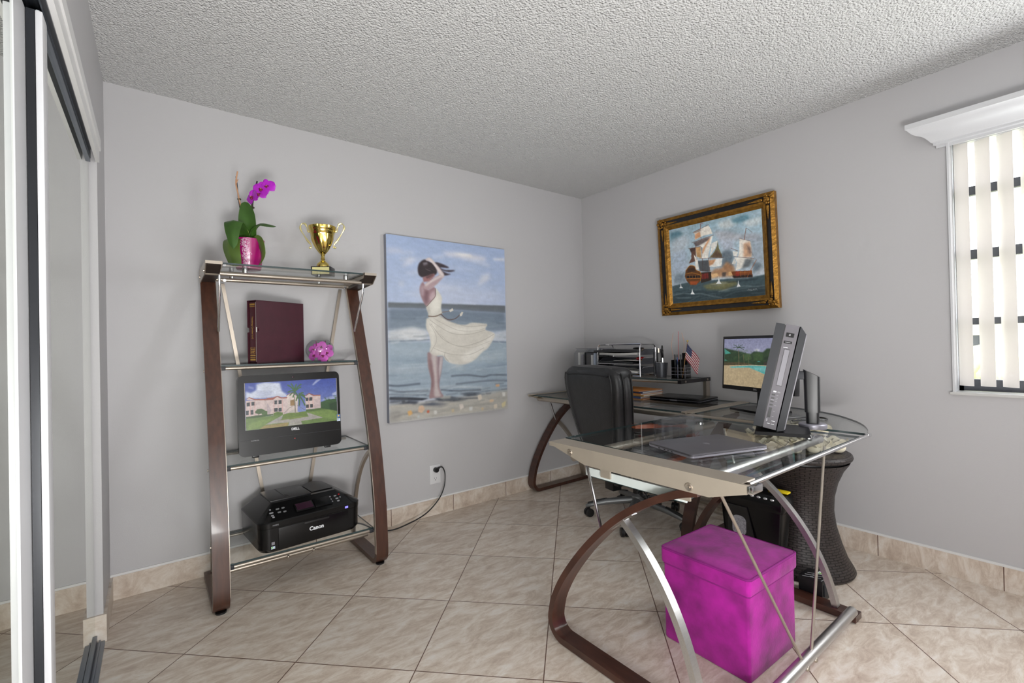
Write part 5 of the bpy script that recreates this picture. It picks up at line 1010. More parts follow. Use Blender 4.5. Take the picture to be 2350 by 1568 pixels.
# raised glass shelf at the back of the desk
HZT = 0.905
hu = slab([(x + 0.9, y + 1.6) for x, y in [(-0.355, -1.165), (-0.045, -1.165), (-0.045, -0.16), (-0.355, -0.16)]], HZT - 0.007, HZT, 'raised_shelf', dk)
MB().tube(DL([(-0.335, -1.16, HZT - 0.018), (-0.335, -0.16, HZT - 0.018)]), 0.009, 12).build('front_rail', 'nickel', hu)
for y in (-1.178, -0.148):
    e = MB().box(D((-0.205, y, HZT - 0.011)), (0.35, 0.024, 0.024)).build('end_bar', 'frame_black', hu, 0)
    m = MB()
    for x in (-0.33, -0.07): m.tube([D((x, y - 0.0125, HZT - 0.011)), D((x, y - 0.016, HZT - 0.011))], 0.007, 12)
    m.split('bolt', 'nickel', e)
    MB().box(D((-0.062, y, (ZT + HZT - 0.023) / 2)), (0.045, 0.022, HZT - 0.023 - ZT)).build('post', 'nickel', hu, 0)

# ---------------------------------------------------------------- things on the desk
lp = thing('silver_laptop', 'closed grey laptop lying on the front glass top', 'laptop', (-1.408, -1.948, ZT), math.radians(-17.6))
m = MB(); m.loft([[(x, y, z) for x, y in rrect(0.342 - i, 0.238 - i, 0.013, 4)] for z, i in ((0.001, 0.006), (0.003, 0.0), (0.0095, 0.0))]); m.build('base', 'laptop_edge', lp, 30)
m = MB(); m.loft([[(x, y, z) for x, y in rrect(0.342 - i, 0.238 - i, 0.013, 4)] for z, i in ((0.0102, 0.001), (0.0108, 0.0), (0.0152, 0.0), (0.0163, 0.003))]); ld = m.build('lid', 'laptop_grey', lp, 30)
ap = []
for k in range(40):                      # fruit outline with a bite and a leaf
    a = 2 * PI * k / 40; r = 0.0115 * (1 + 0.10 * math.cos(2 * a + PI)) * (1 - 0.16 * max(0, math.cos(a - PI / 2)) ** 10 - 0.10 * max(0, math.cos(a + PI / 2)) ** 10)
    x, y = r * math.cos(a), r * math.sin(a); d = math.hypot(x - 0.0135, y - 0.001)
    if d < 0.0055: x, y = 0.0135 + (x - 0.0135) * 0.0055 / max(d, 1e-4), 0.001 + (y - 0.001) * 0.0055 / max(d, 1e-4)
    ap.append((-x * 1.0, -y * 1.08))
m = MB(); m.prism_z([(x, y + 0.0) for x, y in ap], 0.0163, 0.0166); m.prism_z([(-(0.0055 * math.cos(t) * 0.35 + 0.002), -(0.0155 + 0.0045 * math.sin(t) + 0.002 * math.cos(t))) for t in [2 * PI * k / 10 for k in range(10)]], 0.0163, 0.0166); m.build('logo', 'laptop_edge', ld, 0)
m = MB()
for y in (-0.02, 0.0, 0.02, 0.05): m.box((-0.1712, y, 0.006), (0.001, 0.009, 0.003))
m.split('port', 'black_plastic', lp, 0)
MB().box((0, 0.0, 0.0006), (0.30, 0.20, 0.0012)).build('foot_strip', 'black_plastic', lp, 0)

ac = thing('acrylic_stand', 'clear acrylic U-shaped holder behind the grey laptop', 'stand', (-1.455, -1.772, ZT), math.radians(-17.6))
m = MB(); m.box((0.10, 0.0, 0.0015), (0.20, 0.05, 0.003)); m.build('base', 'acrylic', ac, 0)
for y in (-0.0235, 0.0235):
    m = MB(); m.box((0.10, y, 0.05), (0.20, 0.003, 0.094)); m.build('side_panel', 'acrylic', ac, 0)

# all-in-one seen edge-on
U_ = Vector((0.923, 0.384, 0)); N_ = Vector((-0.384, 0.923, 0))
ao = thing('edge_on_computer', 'all-in-one desktop computer seen edge-on with disc drive and ports on the front desk', 'computer', (-1.008, -2.005, ZT), math.atan2(0.384, 0.923))
# local: x away from the viewer, +y = screen side, z up ; slab leans back (towards -y) by 12 degrees
MA = Matrix.Translation((0, 0.02, 0.030)) @ Matrix.Rotation(math.radians(12.5), 4, 'X')
LN, HT = 0.45, 0.435
def yz(poly, x0, x1, nm, mt, par=ao, bev=0):
    m = MB().prism(poly, lambda u, v: (x0, u, v), lambda u, v: (x1, u, v)); m.xf(MA); return m.build(nm, mt, par, 0)
bz = yz([(0.016, 0), (0.048, 0.0), (0.048, HT), (0.016, HT)], 0, LN, 'bezel', 'charcoal')
yz([(0.012, 0.004), (0.016, 0.004), (0.016, HT - 0.004), (0.012, HT - 0.004)], 0.004, LN - 0.004, 'gap', 'black_plastic')
ch_ = yz([(-0.036, 0.0), (0.012, 0.0), (0.012, HT), (-0.036, HT)], 0, LN, 'chassis', 'computer_grey')
bc = yz([(-0.040, -0.004), (-0.040, HT), (-0.064, HT - 0.028), (-0.064, 0.006)], -0.001, LN, 'back_cover', 'charcoal')
m = MB().prism([(-0.0645, 0.008), (-0.0645, HT - 0.026), (-0.068, HT - 0.03), (-0.068, 0.012)], lambda u, v: (0.004, u, v), lambda u, v: (LN - 0.004, u, v)); m.xf(MA); m.build('rear_trim', 'light_grey', bc, 0)
def det(y0, y1, z0, z1, nm, mt, t=0.0015):
    m = MB(); m.box((-t / 2, (y0 + y1) / 2, (z0 + z1) / 2), (t, y1 - y0, z1 - z0)); m.xf(MA); return m.build(nm, mt, ch_, 0)
g_ = det(-0.022, -0.001, 0.182, 0.335, 'optical_drive', 'frame_black', 0.0012); det(-0.0205, -0.0025, 0.184, 0.333, 'drive_door', 'light_grey', 0.002)
det(-0.024, 0.004, 0.385, 0.402, 'power_button', 'gloss_black', 0.002); det(-0.012, -0.006, 0.390, 0.397, 'power_symbol', 'grey_mark', 0.0025)
det(-0.022, 0.006, 0.358, 0.368, 'card_slot', 'gloss_black', 0.002); det(-0.018, 0.002, 0.362, 0.364, 'slot_label', 'grey_mark', 0.0025)
det(-0.012, 0.004, 0.340, 0.3425, 'drive_light', 'white_mark', 0.002)
det(-0.008, 0.003, 0.153, 0.159, 'badge', 'white_mark', 0.002); det(-0.022, -0.012, 0.153, 0.159, 'badge', 'grey_mark', 0.0018)
for z in (0.142, 0.128, 0.113, 0.099): det(-0.006, 0.006, z - 0.003, z + 0.003, 'usb_port', 'black_plastic', 0.002)
det(-0.006, 0.006, 0.118, 0.123, 'usb_port', 'light_grey', 0.002)
for z in (0.142, 0.130, 0.124, 0.117, 0.099, 0.075, 0.053): det(-0.018, -0.011, z - 0.0012, z + 0.0012, 'port_label', 'grey_mark')
det(-0.006, 0.005, 0.046, 0.088, 'audio_port', 'black_plastic', 0.002)
for y0, y1, z in ((0.001, 0.006, 0.037), (0.001, 0.006, 0.032), (-0.027, -0.014, 0.034), (-0.010, 0.0, 0.021), (-0.026, -0.014, 0.021)): det(y0, y1, z - 0.0012, z + 0.0012, 'lettering', 'white_mark')
m = MB().prism(rrect(0.245, 0.205, 0.008, 3, 0.105, -0.040), lambda u, v: (u, v, 0.002), lambda u, v: (u + (0.010 if u < 0.1 else -0.010), v * 0.97, 0.014)); sb = m.build('stand_base', 'black_plastic', ao, 20)
MB().lathe([(0, 0.004), (0.052, 0.004), (0.054, 0.010), (0.054, 0.022), (0.050, 0.026), (0, 0.026)], 32, (0.225, -0.155, 0)).build('swivel_disc', 'laptop_edge', sb)
m = MB(); m.loft([[(0.225 + x, -0.155 + y, z) for x, y in rrect(w, w * 0.95, 0.012, 4)] for z, w in ((0.020, 0.050), (0.075, 0.052))]); m.loft([[(0.225 + x, -0.155 + y, z + (0.0 if z < 0.2 else y * 0.55)) for x, y in rrect(w, w * 0.95, 0.012, 4)] for z, w in ((0.075, 0.060), (0.245, 0.064))]); m.build('stand_column', 'black_plastic', ao, 30)
m = MB(); m.box((0.225, -0.115, 0.235), (0.05, 0.06, 0.035), bevel=0.004); m.build('hinge', 'charcoal', ao)

# second monitor in the corner with the pool picture
mo = thing('pool_monitor', 'black monitor showing a swimming pool in the far corner of the desk', 'monitor', (-0.395, -1.655, ZT), math.atan2(-0.930, -0.366))
# local x runs from the far-left end to the near-right end of the screen, -y faces the viewer
sw, shh = 0.512, 0.312
MM = Matrix.Translation((0, 0, 0.108)) @ Matrix.Rotation(math.radians(-3), 4, 'X')
m = MB(); m.box((0, 0.016, shh / 2), (sw, 0.032, shh), bevel=0.004); m.box((0, 0.04, shh / 2), (sw * 0.6, 0.03, shh * 0.6), bevel=0.01); m.xf(MM); hm = m.build('housing', 'black_plastic', mo)
P = Paint(200, 120, (128, 130, 158), (160, 160, 178)); P.ops(POOL[:1]); P.ops(POOL[1:]); P.dabs(70, (20, 240, 960, 520), (8, 40), (12, 30), [(70, 96, 54), (30, 46, 28), (52, 76, 42), (90, 110, 66)], 0.4, 15, 0.7, 6); P.ops(POOL[6:]); P.noise(0.14, 80, 50, 8); P.noise(0.1, 40, 24, 9)
paint_sheet('screen', P, lambda u, v: tuple(MM @ Vector((-sw / 2 + 0.013 + (sw - 0.026) * u, -0.0008, shh - 0.016 + (0.040 - shh) * v))), 'screen_lit', mo)
text_part('logo', 'DELL', 0.012, MM @ frame_m((0, -0.0004, 0.012), (1, 0, 0), (0, 0, 1)), 'grey_mark', hm, bold=0.0004)
m = MB(); m.loft([[(x, 0.055 + y, z) for x, y in rrect(w, 0.03, 0.006, 3)] for z, w in ((0.012, 0.075), (0.06, 0.06), (0.22, 0.055))]); m.build('neck', 'gloss_black', mo)
m = MB(); m.prism(rrect(0.26, 0.19, 0.012, 3, 0.0, 0.03), lambda u, v: (u, v, 0.0005), lambda u, v: (u * 0.98, v * 0.98, 0.012)); m.build('stand_base', 'gloss_black', mo, 20)
wc = tag(MB().tube(spline([(-0.62, -1.93, 0.764), (-0.48, -2.02, 0.762), (-0.42, -1.99, 0.762), (-0.45, -1.93, 0.763), (-0.56, -1.87, 0.762), (-0.62, -1.82, 0.765)], 8), 0.004, 8).build('cable_loop', 'black_plastic'), 'thin black cable loop lying on the desk corner behind the edge-on computer', 'cable')

# closed black laptop + pile of folders
bl_ = thing('black_laptop', 'closed black laptop with silver trim under the raised shelf', 'laptop', (-0.232, -1.108, ZT), math.radians(-86))
for nm, mt, z0, z1, ins in (('base', 'gloss_black', 0.003, 0.0145, 0.0), ('trim_band', 'laptop_edge', 0.0145, 0.018, 0.001), ('lid', 'gloss_black', 0.0182, 0.030, 0.0)):
    m = MB(); m.loft([[(x, y, z) for x, y in rrect(0.365 - i, 0.252 - i, 0.018, 4)] for z, i in ((z0, ins + 0.004), (z0 + 0.002, ins), (z1 - 0.002, ins), (z1, ins + 0.006))]); m.build(nm, mt, bl_, 30)
MB().box((0.0, -0.1262, 0.016), (0.05, 0.002, 0.008)).build('latch', 'laptop_edge', bl_, 0)
m = MB()
for x in (-0.15, 0.15):
    for y in (-0.1, 0.1): m.cyl((x, y, 0.0015), 0.008, 0.003, 10)
m.split('foot', 'black_plastic', bl_)
z = ZT
for i, (mt, h, lab, nm) in enumerate((('paper_orange', 0.007, 'orange folder at the very bottom of the pile beside the black laptop', 'folder'), ('paper_blue', 0.015, 'blue booklet lying on the bottom orange folder', 'booklet'), ('manila', 0.012, 'manila envelope in the middle of the folder pile', 'envelope'), ('paper_orange', 0.009, 'orange folder just above the manila envelope', 'folder'), ('paper_blue', 0.013, 'blue booklet near the top of the folder pile', 'booklet'), ('paper_orange', 0.005, 'thin orange folder lying on top of the pile', 'folder'))):
    w, d = (0.235, 0.31) if i not in (3, 5) else (0.245, 0.33)
    bk = thing(nm, lab, nm, (-0.262, -0.735 + (0.01 if i % 2 else 0), z), math.radians([2, -1, 3, -2, 1, -5][i]), 'pile of folders and booklets')
    MB().box((0, 0, h / 2), (w - 0.006, d - 0.006, h - 0.0032)).build('pages', 'paper', bk, 0)
    m = MB(); m.box((0, 0, 0.0008), (w, d, 0.0016)); m.box((0, 0, h - 0.0008), (w, d, 0.0016)); m.box((-w / 2 + 0.0008, 0, h / 2), (0.0016, d, h)); m.build('cover', mt, bk, 0)
    z += h

# ---------------------------------------------------------------- things on the raised shelf
tr = thing('letter_tray', 'three-tier chrome wire letter tray on the raised shelf', 'organizer', (-0.20, -0.635, HZT))
m = MB()
for y in (-0.195, 0.195):
    P_ = [(-0.115 + 0.0, y, 0.004), (-0.115, y, 0.2)] + [(-0.085 - 0.03 * math.cos(a), y, 0.205 + 0.03 * math.sin(a)) for a in [PI / 2 * k / 6 for k in range(7)]] + [(0.035 + 0.03 * math.sin(a), y, 0.205 + 0.03 * math.cos(a)) for a in [PI / 2 * k / 6 for k in range(7)]] + [(0.065, y, 0.2), (0.065, y, 0.004)]
    m.tube(P_, 0.0055, 10)
m.tube([(-0.03, -0.195, 0.235), (-0.03, 0.195, 0.235)], 0.005, 10)
for x in (-0.115, 0.065): m.tube([(x, -0.2, 0.008), (x, 0.2, 0.008)], 0.004, 8)
for y in (-0.13, 0.13): m.tube([(-0.15, y, 0.0035), (-0.12, y, 0.012), (0.08, y, 0.012)], 0.0035, 8)
m.build('frame', 'chrome', tr)
for k, z0 in enumerate((0.028, 0.093, 0.158)):
    m = MB(); m.box((-0.02, 0, z0), (0.20, 0.375, 0.002)); m.box((0.078, 0, z0 + 0.02), (0.002, 0.375, 0.04))
    for y in (-0.1875, 0.1875): m.prism([(-0.12, z0), (0.08, z0), (0.08, z0 + 0.042), (-0.07, z0 + 0.042)], lambda u, v, y=y: (u, y - 0.001, v), lambda u, v, y=y: (u, y + 0.001, v))
    b = m.build('tray', 'grey_mesh', tr, 0)
    m = MB()
    m.tube([(-0.122, -0.189, z0), (-0.122, 0.189, z0)], 0.002, 6)
    for y in (-0.189, 0.189): m.tube([(-0.122, y, z0), (-0.07, y, z0 + 0.042), (0.08, y, z0 + 0.042)], 0.002, 6)
    m.build('tray_rim', 'chrome', b)
def sheets(name, lab, cat, c, w, d, h, mt, rz=0, sag=0.0, grp=None):
    t = MB().sheet(lambda u, v: (-w / 2 + w * u, -d / 2 + d * v, h + sag * math.sin(PI * v)), 4, 10, h)
    o = t.build(name, mt); o.location = c; o.rotation_euler = (0, 0, math.radians(rz)); tag(o, lab, cat, grp); return o
bx, by, bz_ = -0.222, -0.635, HZT
sheets('paper_sheaf', 'loose white papers in the lowest letter tray', 'papers', (bx, by + 0.0, bz_ + 0.0295), 0.20, 0.34, 0.010, 'paper', 2, 0.008)
sheets('paper_sheaf', 'folded white leaflet sticking up in the lowest letter tray', 'papers', (bx + 0.02, by + 0.06, bz_ + 0.050), 0.15, 0.18, 0.004, 'paper', 8, 0.004)
sheets('black_folder', 'black folder in the middle letter tray', 'folder', (bx, by + 0.02, bz_ + 0.0945), 0.20, 0.33, 0.012, 'black_plastic', -2, 0.006)
sheets('paper_sheaf', 'white paper lying on the black folder in the middle tray', 'papers', (bx, by - 0.05, bz_ + 0.114), 0.17, 0.20, 0.003, 'paper', 4, 0.004)
rp = tag(MB().ball((0, 0, 0.012), 0.03, (1, 1.2, 0.42), 14).build('red_pouch', 'red_plastic'), 'small red pouch at the right of the middle letter tray', 'pouch'); rp.location = (bx - 0.02, by - 0.145, bz_ + 0.1185)
sheets('paper_sheaf', 'thick sheaf of papers in the top letter tray', 'papers', (bx, by, bz_ + 0.1595), 0.20, 0.35, 0.016, 'paper', 0, -0.006)
sheets('black_binder', 'black leather folder lying on top of the letter tray', 'folder', (bx - 0.01, by + 0.012, bz_ + 0.1765), 0.22, 0.40, 0.016, 'leather', 1, 0.004)
st = tag(MB().ball((0, 0, 0.008), 0.022, (1.0, 2.2, 0.4), 14).build('black_glasses_case', 'gloss_black'), 'small black case on top of the letter tray near the chrome post', 'case'); st.location = (bx + 0.01, by - 0.105, bz_ + 0.197)

pc = thing('mesh_pencil_cup', 'grey mesh pencil cup beside the letter tray', 'cup', (-0.232, -0.945, HZT))
MB().lathe([(0, 0.001), (0.034, 0.001), (0.045, 0.104), (0.0435, 0.104), (0.033, 0.003), (0, 0.003)], 28).build('cup', 'grey_mesh', pc)
MB().tube([(0.0445 * math.cos(a), 0.0445 * math.sin(a), 0.104) for a in [2 * PI * k / 28 for k in range(28)]], 0.002, 8, closed=True).build('rim', 'chrome', pc)
sc = thing('scissors', 'black-handled scissors standing in the mesh pencil cup', 'scissors', (-0.236, -0.962, HZT + 0.006), math.radians(40))
m = MB(); m.strap([(0.0, 0, 0.0), (0.008, 0, 0.13)], (0, 1, 0), 0.003, 0.014); m.strap([(0.004, 0.004, 0.0), (-0.002, 0.004, 0.13)], (0, 1, 0), 0.003, 0.014); m.split('blade', 'chrome', sc)
for cx, cz, rx, rz_ in ((0.014, 0.178, 0.016, 0.035), (-0.010, 0.160, 0.014, 0.026)):
    MB().tube([(cx + rx * math.cos(a), 0.002, cz + rz_ * math.sin(a)) for a in [2 * PI * k / 20 for k in range(20)]], 0.005, 8, closed=True).build('handle', 'black_plastic', sc)
sp2 = thing('stapler', 'black stapler standing upright in the mesh pencil cup', 'stapler', (-0.226, -0.920, HZT + 0.006), math.radians(-50))
m = MB(); m.loft([[(x, y, z) for x, y in rrect(w, 0.03, 0.008, 4, cx)] for z, w, cx in ((0.0, 0.02, 0), (0.09, 0.03, 0.004), (0.15, 0.04, 0.008), (0.185, 0.034, 0.006), (0.192, 0.02, 0.004))]); m.build('arm', 'black_plastic', sp2)
m = MB(); m.loft([[(x - 0.028, y, z) for x, y in rrect(0.014, 0.026, 0.004, 3)] for z in (0.01, 0.17)]); m.build('base', 'charcoal', sp2)
m = MB(); m.box((0.0, -0.016, 0.182), (0.008, 0.004, 0.03)); m.build('clip', 'nickel', sp2, 0)

ph = thing('acrylic_pen_holder', 'black and clear acrylic pen holder at the right end of the raised shelf', 'pen holder', (-0.225, -1.092, HZT), math.radians(8))
m = MB(); 
for x, y, w, d, h in ((0, 0.045, 0.085, 0.003, 0.125), (0.041, 0, 0.003, 0.09, 0.125), (0, 0, 0.085, 0.003, 0.115), (0, 0, 0.09, 0.095, 0.004)): m.box((x, y, h / 2), (w, d, h))
m.box((0.02, -0.03, 0.085), (0.05, 0.035, 0.17)); m.build('body', 'gloss_black', ph, 0)
m = MB(); m.box((-0.044, 0, 0.048), (0.003, 0.098, 0.09)); m.box((0, -0.049, 0.048), (0.09, 0.003, 0.09)); m.build('clear_front', 'acrylic', ph, 0)
m = MB()
for z in (0.028, 0.05, 0.072): m.box((-0.046, 0, z), (0.002, 0.098, 0.002)); m.box((0, -0.051, z), (0.092, 0.002, 0.002))
for yv in (-0.048, 0.0, 0.048): m.box((-0.046, yv, 0.048), (0.002, 0.003, 0.09))
m.build('clear_ribs', 'laptop_edge', ph, 0)
for i, (pts, mt, lab) in enumerate((([(0, 0, 0.0), (-0.004, 0.03, 0.14), (-0.002, 0.042, 0.22), (0, 0.028, 0.30)], 'dry_stem', 'leftmost thin tan wire arching up out of the pen holder'), ([(0, 0, 0), (0, 0.004, 0.15), (0, 0.002, 0.31)], 'red_plastic', 'straight thin red wire standing in the pen holder'), ([(0, 0, 0), (0, -0.02, 0.15), (0.0, -0.028, 0.23), (0, -0.012, 0.30)], 'dry_stem', 'thin tan wire on the right of the red one in the pen holder'))):
    w = tag(MB().tube(spline(pts, 6), 0.0013, 6).build('wire', mt), lab, 'wire', 'wires in the pen holder'); w.location = (-0.215, -1.062 - 0.012 * i, HZT + 0.006)
for i, (dx, dy, mt, lab) in enumerate(((-0.02, 0.012, 'paper_blue', 'dark blue pen in the pen holder'), (-0.012, -0.008, 'black_plastic', 'black marker in the pen holder beside the flag'), (-0.02, 0.03, 'charcoal', 'charcoal pen at the left of the pen holder'))):
    pn = thing('pen', lab, 'pen', (-0.225 + dx, -1.092 + dy, HZT + 0.006), 0, 'pens in the pen holder')
    MB().cyl((0, 0, 0.07), 0.0045, 0.14, 10).build('barrel', mt, pn); MB().cyl((0, 0, 0.145), 0.0052, 0.02, 10).build('cap', 'black_plastic', pn)
fl = thing('desk_flag', 'small United States flag on a stick in the pen holder', 'flag', (-0.25, -1.118, HZT + 0.006))
MB().tube([(0, 0, 0), (0.0, -0.042, 0.235)], 0.0022, 8).build('stick', 'wood_brown_stick', fl); MB().ball((0, -0.0435, 0.243), 0.0065, seg=10).build('finial', 'gold', fl)
P = Paint(78, 60, (226, 224, 224))
for k in range(7): P.poly([0, int(k * 2000 / 13), 1000, int(k * 2000 / 13), 1000, int((k * 2 + 1) * 1000 / 13), 0, int((k * 2 + 1) * 1000 / 13)], (170, 26, 50), 0, 1)
P.poly([0, 0, 400, 0, 400, 538, 0, 538], (40, 48, 90), 0, 1)
for r in range(9):
    for c in range(6 if r % 2 == 0 else 5):
        x = 33 + (c * 2 + (r % 2)) * 33.3; y = 54 * (r + 1) - 2; P.poly([int(x - 10), int(y), int(x), int(y - 16), int(x + 10), int(y), int(x), int(y + 16)], (226, 226, 232), 0, 1)
s0, sdir = Vector((0, -0.041, 0.228)), Vector((0, 0.178, -0.984)); fdir = Vector((-0.12, -0.70, -0.70)).normalized()
paint_sheet('flag', P, lambda u, v: tuple(s0 + fdir * (0.150 * u) + sdir * (0.098 * v) + Vector((-0.010 - 0.006 * math.sin(7 * u + 2 * v), 0, 0)) * (u + 0.1)), 'flag_cloth', fl)

for i, (y, lab) in enumerate(((-0.225, 'clear acrylic magazine holder nearest the corner on the raised shelf'), (-0.358, 'clear acrylic magazine holder next to the letter tray'))):
    ah = thing('magazine_holder', lab, 'holder', (-0.20, y, HZT), 0, 'acrylic magazine holders')
    m = MB(); m.box((0, 0, 0.0015), (0.20, 0.115, 0.003))
    for yy in (-0.056, 0.056): m.prism([(-0.1, 0), (0.1, 0), (0.1, 0.205), (-0.06, 0.205), (-0.1, 0.17)], lambda u, v, yy=yy: (u, yy - 0.0015, v), lambda u, v, yy=yy: (u, yy + 0.0015, v))
    m.box((0.099, 0, 0.1), (0.003, 0.112, 0.205)); m.box((-0.099, 0, 0.085), (0.003, 0.112, 0.17)); m.build('shell', 'acrylic', ah, 0)
    m = MB(); m.box((0, 0, 0.206), (0.16, 0.116, 0.003)); m.build('rim', 'light_grey', ah, 0)
    m = MB(); m.box((0.0, -0.05, 0.095), (0.17, 0.008, 0.16)); bkp = m.build('divider', 'black_plastic', ah, 0)
for i, (y, h, mt, lab) in enumerate(((-0.203, 0.17, 'paper', 'white booklets in the corner magazine holder'), (-0.238, 0.155, 'light_grey', 'grey catalogue in the corner magazine holder'), (-0.343, 0.15, 'paper', 'white papers in the magazine holder next to the letter tray'), (-0.371, 0.165, 'sticker_pale', 'pale blue brochure in the magazine holder next to the letter tray'))):
    o = tag(MB().box((0, 0, h / 2), (0.16, 0.018, h), bevel=0.001).build('booklet', mt), lab, 'booklet', 'booklets in the magazine holders'); o.location = (-0.20, y, HZT + 0.0032)
# ---------------------------------------------------------------- executive chair
ec = thing('office_chair', 'black leather executive chair with silver star base pulled up to the desk', 'chair', (-0.528, -0.950, 0), math.radians(-11))
# local +x = the way the seat faces
for k in range(5):
    a = math.radians(180 + 11 + 23 + 72 * k); dx, dy = math.cos(a), math.sin(a)
    R = [(0.03, 0.125, 0.052, 0.045), (0.10, 0.118, 0.048, 0.044), (0.20, 0.104, 0.042, 0.036), (0.28, 0.086, 0.040, 0.028), (0.325, 0.074, 0.036, 0.022), (0.338, 0.070, 0.02, 0.012)]
    rings = [[(dx * r - dy * q, dy * r + dx * q, z + h) for q, h in rrect(w, t, min(w, t) * 0.45, 3)] for r, z, w, t in R]
    arm = MB().loft(rings).build('star_leg', 'base_grey', ec, 50)
    rings = [[(dx * r - dy * q, dy * r + dx * q, z + h) for q, h in rrect(w, 0.010, 0.004, 2)] for r, z, w in ((0.20, 0.122, 0.020), (0.27, 0.106, 0.026), (0.325, 0.088, 0.018))]
    MB().loft(rings).build('leg_pad', 'black_plastic', arm, 50)
    b = a + 0.6; c = (dx * 0.318, dy * 0.318); cx, cy = math.cos(b), math.sin(b)
    m = MB()
    for s in (-1, 1): 
        p = Vector((c[0] - cy * s * 0.014, c[1] + cx * s * 0.014, 0.027)); q = Vector((-cy, cx, 0)) * s * 0.010
        m.tube([p - q, p - q * 0.9, p + q * 0.8, p + q], [0.022, 0.027, 0.027, 0.022], 18)
    m.tube([(c[0], c[1], 0.03), (c[0], c[1], 0.068)], 0.009, 10); m.build('caster', 'caster', ec)
m = MB(); m.lathe([(0, 0.085), (0.042, 0.085), (0.046, 0.10), (0.044, 0.155), (0.036, 0.165), (0.032, 0.17)], 24); m.build('hub', 'base_grey', ec)
m = MB(); m.lathe([(0.030, 0.16), (0.030, 0.34), (0.022, 0.34), (0.022, 0.40)], 20); m.build('gas_column', 'black_plastic', ec)
m = MB(); m.box((-0.01, 0, 0.395), (0.26, 0.18, 0.05), bevel=0.008); m.tube([(0.03, -0.05, 0.39), (0.03, -0.26, 0.385)], 0.006, 8); m.box((0.03, -0.27, 0.385), (0.03, 0.05, 0.014), bevel=0.004); m.build('tilt_mechanism', 'black_plastic', ec)
m = MB(); m.box((-0.12, 0.10, 0.27), (0.07, 0.085, 0.17), bevel=0.006); m.box((-0.12, 0.10, 0.355), (0.085, 0.10, 0.03), bevel=0.004); m.box((-0.135, 0.03, 0.25), (0.04, 0.05, 0.05), bevel=0.008); m.tube([(-0.12, 0.06, 0.26), (-0.09, 0.0, 0.26)], 0.014, 10); m.build('power_box', 'black_plastic', ec)
m = MB()
for y0, ph_ in ((-0.02, 0.0), (-0.10, 1.0)):
    base = spline([(-0.10, y0, 0.33), (-0.09, y0 - 0.05, 0.25), (-0.06, y0 - 0.09, 0.19), (-0.0, y0 - 0.11, 0.16)], 24); n = len(base)
    m.tube([base[i] + Vector((0.007 * math.cos(i * 1.1 + ph_), 0, 0.007 * math.sin(i * 1.1 + ph_))) for i in range(n)], 0.0045, 6)
m.build('coiled_cord', 'black_plastic', ec)
def sup(w, d, e=3.2, n=28):
    out = []
    for k in range(n):
        a = 2 * PI * k / n; c, s = math.cos(a), math.sin(a)
        out.append((math.copysign(abs(c) ** (2 / e), c) * d / 2, math.copysign(abs(s) ** (2 / e), s) * w / 2))
    return out
m = MB(); m.loft([[(x + 0.03, y, z) for x, y in sup(w, d, 4)] for z, w, d in ((0.42, 0.46, 0.46), (0.43, 0.50, 0.50), (0.47, 0.53, 0.53), (0.51, 0.53, 0.53), (0.54, 0.50, 0.50), (0.55, 0.44, 0.44))]); seat = m.build('seat', 'leather', ec, 60)
MB().tube([(x + 0.03, y, 0.485) for x, y in sup(0.538, 0.538, 4)], 0.004, 6, closed=True).build('piping', 'leather_seam', seat)
# backrest: outer shell + front pad + head roll, lofted up the leaning spine
def lean(z): return -0.235 - 0.16 * (z - 0.45) - 0.02 * math.sin((z - 0.45) * 5)
LV = [(0.455, 0.38), (0.50, 0.40), (0.58, 0.435), (0.68, 0.47), (0.78, 0.51), (0.87, 0.535), (0.93, 0.535), (0.965, 0.515), (0.99, 0.465), (1.006, 0.38)]
def shell(z, w, d, off, e): return [(lean(z) + off + x, y, z) for x, y in sup(w, d, e)]
m = MB(); m.loft([shell(z, w, 0.085 if 0.5 < z < 0.98 else 0.06, -0.02, 4) for z, w in LV]); bk = m.build('backrest', 'leather', ec, 60)
m = MB(); m.loft([shell(z, w * 0.985, 0.105 if 0.56 < z < 0.95 else 0.08, 0.048, 3.0) for z, w in [(0.50, 0.38), (0.54, 0.42), (0.60, 0.445), (0.68, 0.47), (0.76, 0.505), (0.86, 0.535), (0.93, 0.535), (0.968, 0.50), (0.985, 0.43)]]); m.build('back_cushion', 'leather', ec, 60)
m = MB(); m.loft([[(lean(0.95) + 0.03 + c * rx, y, 0.965 + s * rz) for c, s in [(math.cos(2 * PI * k / 20), math.sin(2 * PI * k / 20)) for k in range(20)]] for y, rx, rz in ((-0.252, 0.03, 0.02), (-0.242, 0.06, 0.036), (-0.21, 0.088, 0.046), (0, 0.095, 0.052), (0.21, 0.088, 0.046), (0.242, 0.06, 0.036), (0.252, 0.03, 0.02))]); m.build('head_roll', 'leather', ec, 60)
out = [(z, w / 2 - 0.030) for z, w in LV[1:]]; P_ = [(z, y) for z, y in out[:-2]] + [(0.955, 0.20), (0.962, 0.12), (0.964, 0.0)]
P_ = P_ + [(z, -y) for z, y in reversed(P_[:-1])]
MB().tube([(lean(z) - 0.0635, y, z) for z, y in P_], 0.004, 6).build('piping', 'leather_seam', bk)
P_ = [(z, -(w / 2) - 0.002) for z, w in LV[1:-1]]
for off in (0.022, 0.085): MB().tube([(lean(z) - 0.02 + off, y + (0.004 if off > .05 else 0), z) for z, y in P_], 0.0035, 6).build('piping', 'leather_seam', bk)
